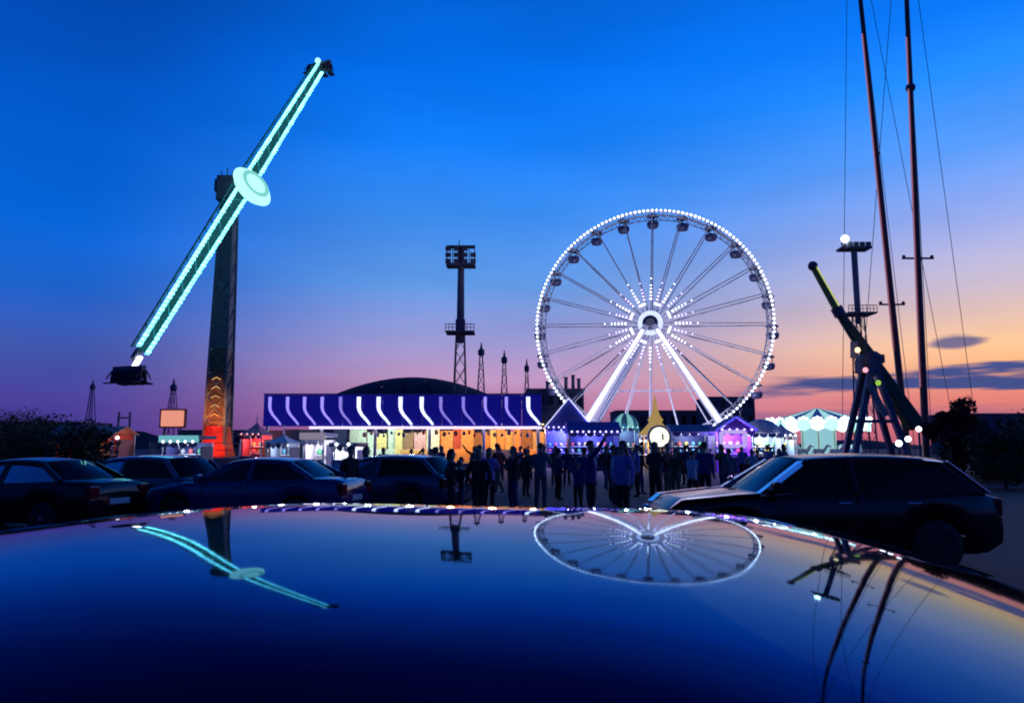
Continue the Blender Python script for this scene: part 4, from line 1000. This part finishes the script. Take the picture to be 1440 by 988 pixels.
# ------------------------------------------------------------------ people
def sk_person(pose):
    """one continuous body grown over a posed skeleton; returns a mesh with slots skin, top, trousers, shoes"""
    J = {}; E = []; RD = {}; RG = {}
    def j(n, p, r, par=None, reg='top'):
        J[n] = Vector(p); RD[n] = r
        if par: E.append((par, n)); RG[(par, n)] = reg
    ln = pose.get('lean', 0.0)
    j('pel', (0, 0, .96), (.16, .125)); j('wai', (0, -.01 * ln, 1.10), (.152, .12), 'pel'); j('che', (0, -.04 * ln, 1.30), (.178, .125), 'wai'); j('nb', (0, -.05 * ln + .01, 1.45), (.075, .07), 'che')
    j('nk', (0, -.055 * ln, 1.51), (.052, .055), 'nb', 'skin'); hd = pose.get('head', (0, 0)); hx, hy = hd
    j('h1', (hx * .3, -.07 * ln - .012 + hy * .3, 1.575), (.066, .078), 'nk', 'skin'); j('h2', (hx * .6, -.07 * ln - .005 + hy * .6, 1.65), (.076, .094), 'h1', 'skin'); j('h3', (hx, -.07 * ln + .01 + hy, 1.71), (.055, .066), 'h2', 'skin')
    for s, nm in ((-1, 'r'), (1, 'l')):
        a = pose['arm_' + nm]; sh = Vector((s * .185, -.04 * ln, 1.405))
        j('s' + nm, sh, (.072, .072), 'che'); el = Vector((s * a[0][0], a[0][1], a[0][2])); wr = Vector((s * a[1][0], a[1][1], a[1][2]))
        j('e' + nm, el, (.056, .056), 's' + nm); j('w' + nm, wr, (.040, .042), 'e' + nm)
        d = (wr - el).normalized(); j('p' + nm, wr + d * .075, (.022, .04), 'w' + nm, 'skin')
        l = pose['leg_' + nm]; hp = Vector((s * .088, 0, .90)); kn = Vector((s * l[0][0], l[0][1], l[0][2])); an = Vector((s * l[1][0], l[1][1], l[1][2]))
        j('t' + nm, hp, (.098, .10), 'pel', 'leg'); j('k' + nm, kn, (.07, .072), 't' + nm, 'leg'); cf = kn.lerp(an, .35) + Vector((0, .02, 0)); j('c' + nm, cf, (.064, .068), 'k' + nm, 'leg'); j('a' + nm, an, (.052, .054), 'c' + nm, 'leg')
        j('f' + nm, an + Vector((s * .02, -.15, -.045)), (.04, .03), 'a' + nm, 'shoe')
    names = list(J); me = bpy.data.meshes.new('body'); me.from_pydata([J[n] for n in names], [(names.index(a), names.index(b)) for a, b in E], []); me.update()
    o = bpy.data.objects.new('tmp_body', me); COL.objects.link(o)
    o.modifiers.new('skin', 'SKIN'); sv = me.skin_vertices[0].data
    for i, n in enumerate(names): sv[i].radius = RD[n]; sv[i].use_root = (n == 'pel')
    sb = o.modifiers.new('sub', 'SUBSURF'); sb.levels = 2; sb.render_levels = 2
    dg = bpy.context.evaluated_depsgraph_get(); dg.update(); m2 = bpy.data.meshes.new_from_object(o.evaluated_get(dg))
    bpy.data.objects.remove(o); bm = bmesh.new(); bm.from_mesh(m2)
    segs = [(J[a], J[b], RG[(a, b)]) for a, b in E]; idx = {'skin': 0, 'top': 1, 'leg': 2, 'shoe': 3}
    for f in bm.faces:
        c = f.calc_center_median(); best = None
        for a, b, rg in segs:
            d = b - a; t = max(0, min(1, (c - a).dot(d) / d.length_squared)); dist = (c - a - d * t).length
            if best is None or dist < best[0]: best = (dist, rg)
        rg = best[1]
        if rg == 'leg' and c.z > .86: rg = 'top'
        if rg == 'top' and c.z < .86 and abs(c.x) < .16 and c.z > .75 and pose.get('coat') is None and abs(c.y) < .14: rg = 'leg'
        if c.z < .075: rg = 'shoe'
        f.material_index = idx[rg]; f.smooth = True
    # fingers, nose, ears
    def limb(p, q, r0, r1, mi=0, n=5):
        d = (q - p).normalized(); u = Vector((0, 0, 1)) if abs(d.z) < .9 else Vector((1, 0, 0)); x = d.cross(u).normalized(); y = x.cross(d); A = [];
        for pp, r in ((p, r0), (q, r1)): A.append([bm.verts.new(pp + (x * math.cos(k * 6.2832 / n) + y * math.sin(k * 6.2832 / n)) * r) for k in range(n)])
        for k in range(n): f = bm.faces.new((A[0][k], A[0][(k + 1) % n], A[1][(k + 1) % n], A[1][k])); f.material_index = mi; f.smooth = True
        f = bm.faces.new(A[1]); f.material_index = mi
    for s, nm in ((-1, 'r'), (1, 'l')):
        w, p = J['w' + nm], J['p' + nm]; d = (p - w).normalized(); fw = Vector((0, -1, 0)); fw = (fw - d * fw.dot(d)).normalized() if abs(d.y) < .95 else Vector((0, 0, 1)); inn = d.cross(fw) * s
        for k, lnf in enumerate((.07, .08, .074, .058)):
            r = p - d * .01 + fw * (.027 - .018 * k); m = r + d * lnf * .55 + inn * .004; limb(r, m, .0095, .009); limb(m, m + d * lnf * .4 + inn * .018, .009, .007)
        r = w + d * .02 + fw * .03; m = r + fw * .028 + d * .03; limb(r, m, .012, .0105); limb(m, m + d * .03 + inn * .008, .0105, .008)
    hc = J['h2']; limb(hc + Vector((0, -.085, -.005)), hc + Vector((0, -.115, -.035)), .008, .015); 
    for s in (-1, 1): limb(hc + Vector((s * .072, .01, -.045)), hc + Vector((s * .088, .018, .0)), .014, .02)
    for s in (-1, 1): limb(hc + Vector((s * .032, -.083, .0)), hc + Vector((s * .032, -.096, .0)), .012, .009, 3)
    limb(hc + Vector((-.022, -.088, -.068)), hc + Vector((.022, -.088, -.068)), .007, .007, 3)
    m2.materials.clear()
    for m in (skin, skin, skin, skin): m2.materials.append(m)
    bm.to_mesh(m2); bm.free()
    return m2, hc.copy()
def hair_mesh(kind, hc):
    b = MB(); n, m = 14, 9; vs = []; 
    for jx in range(m + 1):
        t = jx / m
        for i in range(n):
            a = 2 * math.pi * i / n; back = (math.sin(a) + 1) / 2                # +y is the back of the head
            lim = (.30 + .34 * back) if kind == 'short' else (.30 + .40 * back)
            th = math.pi * lim * t; rx, ry, rz_ = .089, .106, .105
            p = Vector((math.sin(th) * math.cos(a) * rx, math.sin(th) * math.sin(a) * ry + .012, math.cos(th) * rz_ + .015))
            if kind == 'long' and t > .75 and back > .35: p.z -= (t - .75) * 4 * .17 * back; p.y += .012
            vs.append(hc + p)
    fs = [(r * n + i, r * n + (i + 1) % n, (r + 1) * n + (i + 1) % n, (r + 1) * n + i) for r in range(m) for i in range(n)]
    b.add(vs, fs)
    if kind == 'bun': b.ball(hc + Vector((0, .09, .07)), .05, 8, 6)
    if kind == 'cap': b.lathe([(.098, .02), (.1, .06), (.07, .12), (.02, .135)], 14, hc); b.box(hc + Vector((0, -.12, .035)), (.13, .11, .012))
    o = b.build('hair', None, None, True); me = o.data; bpy.data.objects.remove(o); return me
st_leg = dict(leg_r=((.10, -.02, .5), (.11, .03, .09)), leg_l=((.10, -.02, .5), (.12, .02, .09)))
down = ((.25, .03, 1.14), (.26, -.03, .90))
POSES = {
 'standing with arms down': dict(st_leg, arm_r=down, arm_l=((.24, .05, 1.14), (.27, -.01, .9))),
 'walking mid-stride': dict(leg_r=((.09, -.20, .53), (.09, -.22, .10)), leg_l=((.09, .06, .5), (.09, .34, .14)), arm_r=((.24, .15, 1.16), (.25, .14, .93)), arm_l=((.24, -.10, 1.15), (.24, -.26, .97)), lean=.8),
 'with hands in pockets': dict(st_leg, arm_r=((.29, .10, 1.15), (.20, -.06, .97)), arm_l=((.29, .10, 1.15), (.20, -.06, .97))),
 'holding up a phone': dict(st_leg, arm_r=((.26, -.12, 1.20), (.12, -.32, 1.42)), arm_l=((.26, -.10, 1.18), (.08, -.32, 1.40))),
 'with arms folded': dict(st_leg, arm_r=((.27, -.05, 1.17), (.02, -.20, 1.20)), arm_l=((.27, -.05, 1.17), (.02, -.18, 1.16))),
 'pointing upwards': dict(st_leg, arm_r=((.34, -.16, 1.52), (.42, -.30, 1.74)), arm_l=down, head=(0, .02)),
 'leaning forward': dict(leg_r=((.11, -.06, .5), (.16, -.05, .09)), leg_l=((.09, .0, .5), (.09, .04, .09)), arm_r=((.26, -.06, 1.15), (.22, -.24, 1.02)), arm_l=down, lean=1.5),
}
pnames = list(POSES); PM = {k: sk_person(v) for k, v in POSES.items()}; HM = {}
tops = [('navy jacket', (.02, .03, .10)), ('black coat', (.01, .01, .012)), ('grey hoodie', (.14, .15, .17)), ('blue anorak', (.02, .045, .20)), ('maroon jumper', (.16, .02, .03)), ('white shirt', (.62, .63, .66)), ('lilac top', (.34, .24, .55)), ('olive jacket', (.07, .08, .03)), ('dark green fleece', (.02, .07, .04)), ('brown jacket', (.10, .05, .03)), ('pale blue shirt', (.28, .38, .6)), ('red jacket', (.35, .03, .03))]
legs = [('blue jeans', (.03, .05, .13)), ('black trousers', (.012, .012, .014)), ('grey trousers', (.10, .10, .11)), ('khaki trousers', (.18, .14, .08))]
hairs = [('short dark hair', 'short', (.02, .014, .01)), ('long dark hair', 'long', (.025, .015, .01)), ('long fair hair', 'long', (.30, .20, .09)), ('a hair bun', 'bun', (.06, .03, .015)), ('a dark cap', 'cap', (.015, .015, .025))]
shoe = pm('shoe', (.02, .02, .022), .6)
seen = set(); pr = random.Random(21)
def person(px, D, rz, pose, it, il, ih, sc_=1.0):
    k = 0
    while (it, il, ih, pose) in seen or (it, ih) in seen and k < 60:
        k += 1; ih = (ih + 1) % 5
        if k % 5 == 0: it = (it + 1) % 12
    seen.add((it, il, ih, pose)); seen.add((it, ih))
    me, hc = PM[pnames[pose]]; o = bpy.data.objects.new('person', me); COL.objects.link(o)
    o.location = (gx(px, D), D, -.005); o.rotation_euler = (0, 0, rz); o.scale = (sc_,) * 3
    for i, m in enumerate((skin, pm('cloth_' + tops[it][0], tops[it][1], .8, scale=14), pm('cloth_' + legs[il][0], legs[il][1], .8, scale=14), shoe)):
        o.material_slots[i].link = 'OBJECT'; o.material_slots[i].material = m
    hk = (hairs[ih][1], pose)
    if hk not in HM: HM[hk] = hair_mesh(hairs[ih][1], hc)
    h = bpy.data.objects.new('hair', HM[hk]); COL.objects.link(h); h.parent = o
    if not HM[hk].materials: HM[hk].materials.append(skin)
    h.material_slots[0].link = 'OBJECT'; h.material_slots[0].material = pm('hair_%d' % ih, hairs[ih][2], .5)
    art = 'an' if tops[it][0][0] in 'aeiou' else 'a'
    tag(o, 'person in %s %s and %s, %s, %s' % (art, tops[it][0], legs[il][0], hairs[ih][0], pnames[pose]), 'person', 'people in the fair crowd')
crowd = [(498, 13.5), (520, 15), (612, 17), (634, 14), (650, 16), (668, 13), (688, 17), (706, 20), (722, 15), (744, 22), (756, 17), (776, 25), (790, 19), (806, 15), (822, 18), (838, 14.5), (852, 23), (866, 18), (880, 13.5), (893, 26), (905, 20), (918, 15), (932, 24), (944, 19), (958, 28), (968, 17), (982, 21), (996, 18), (1010, 25), (1024, 19), (1038, 30), (1050, 22), (1064, 27), (1080, 33), (1092, 24), (580, 24), (545, 27), (600, 30), (606, 19.0), (625, 26.7), (645, 20.1), (665, 27.8), (684, 21.2), (704, 28.9), (724, 22.3), (743, 30.0), (763, 23.4), (783, 31.1), (803, 24.5), (822, 32.2), (842, 25.6), (862, 19.0), (881, 26.7), (901, 20.1), (921, 27.8), (940, 21.2), (960, 28.9), (980, 22.3), (1000, 30.0), (1019, 23.4), (1039, 31.1), (1059, 24.5), (1078, 32.2), (1098, 25.6), (664, 28), (700, 31), (735, 29), (815, 32), (848, 34), (874, 33), (925, 34), (975, 34), (1005, 36), (1108, 30)]
for i, (px, D) in enumerate(crowd):
    px, D = px + pr.uniform(-7, 7), D * pr.uniform(1.12, 1.35); px0 = crowd[i][0]
    it = i * 5 % 12
    if px0 in (806, 822, 838): it = 3  # blue top colour stands in for blue light on these figures
    if px0 in (880,): it = 6  # lilac top colour stands in for purple light here
    if px0 in (498, 634, 650, 668): it = 1
    person(px, D, pr.uniform(-3.1, 3.1), (i * 3 + i // 7) % 7, it, i % 4 if i % 3 else 1, (i * 2) % 5, pr.uniform(.87, 1.01) if i % 9 != 4 else pr.uniform(.66, .78))
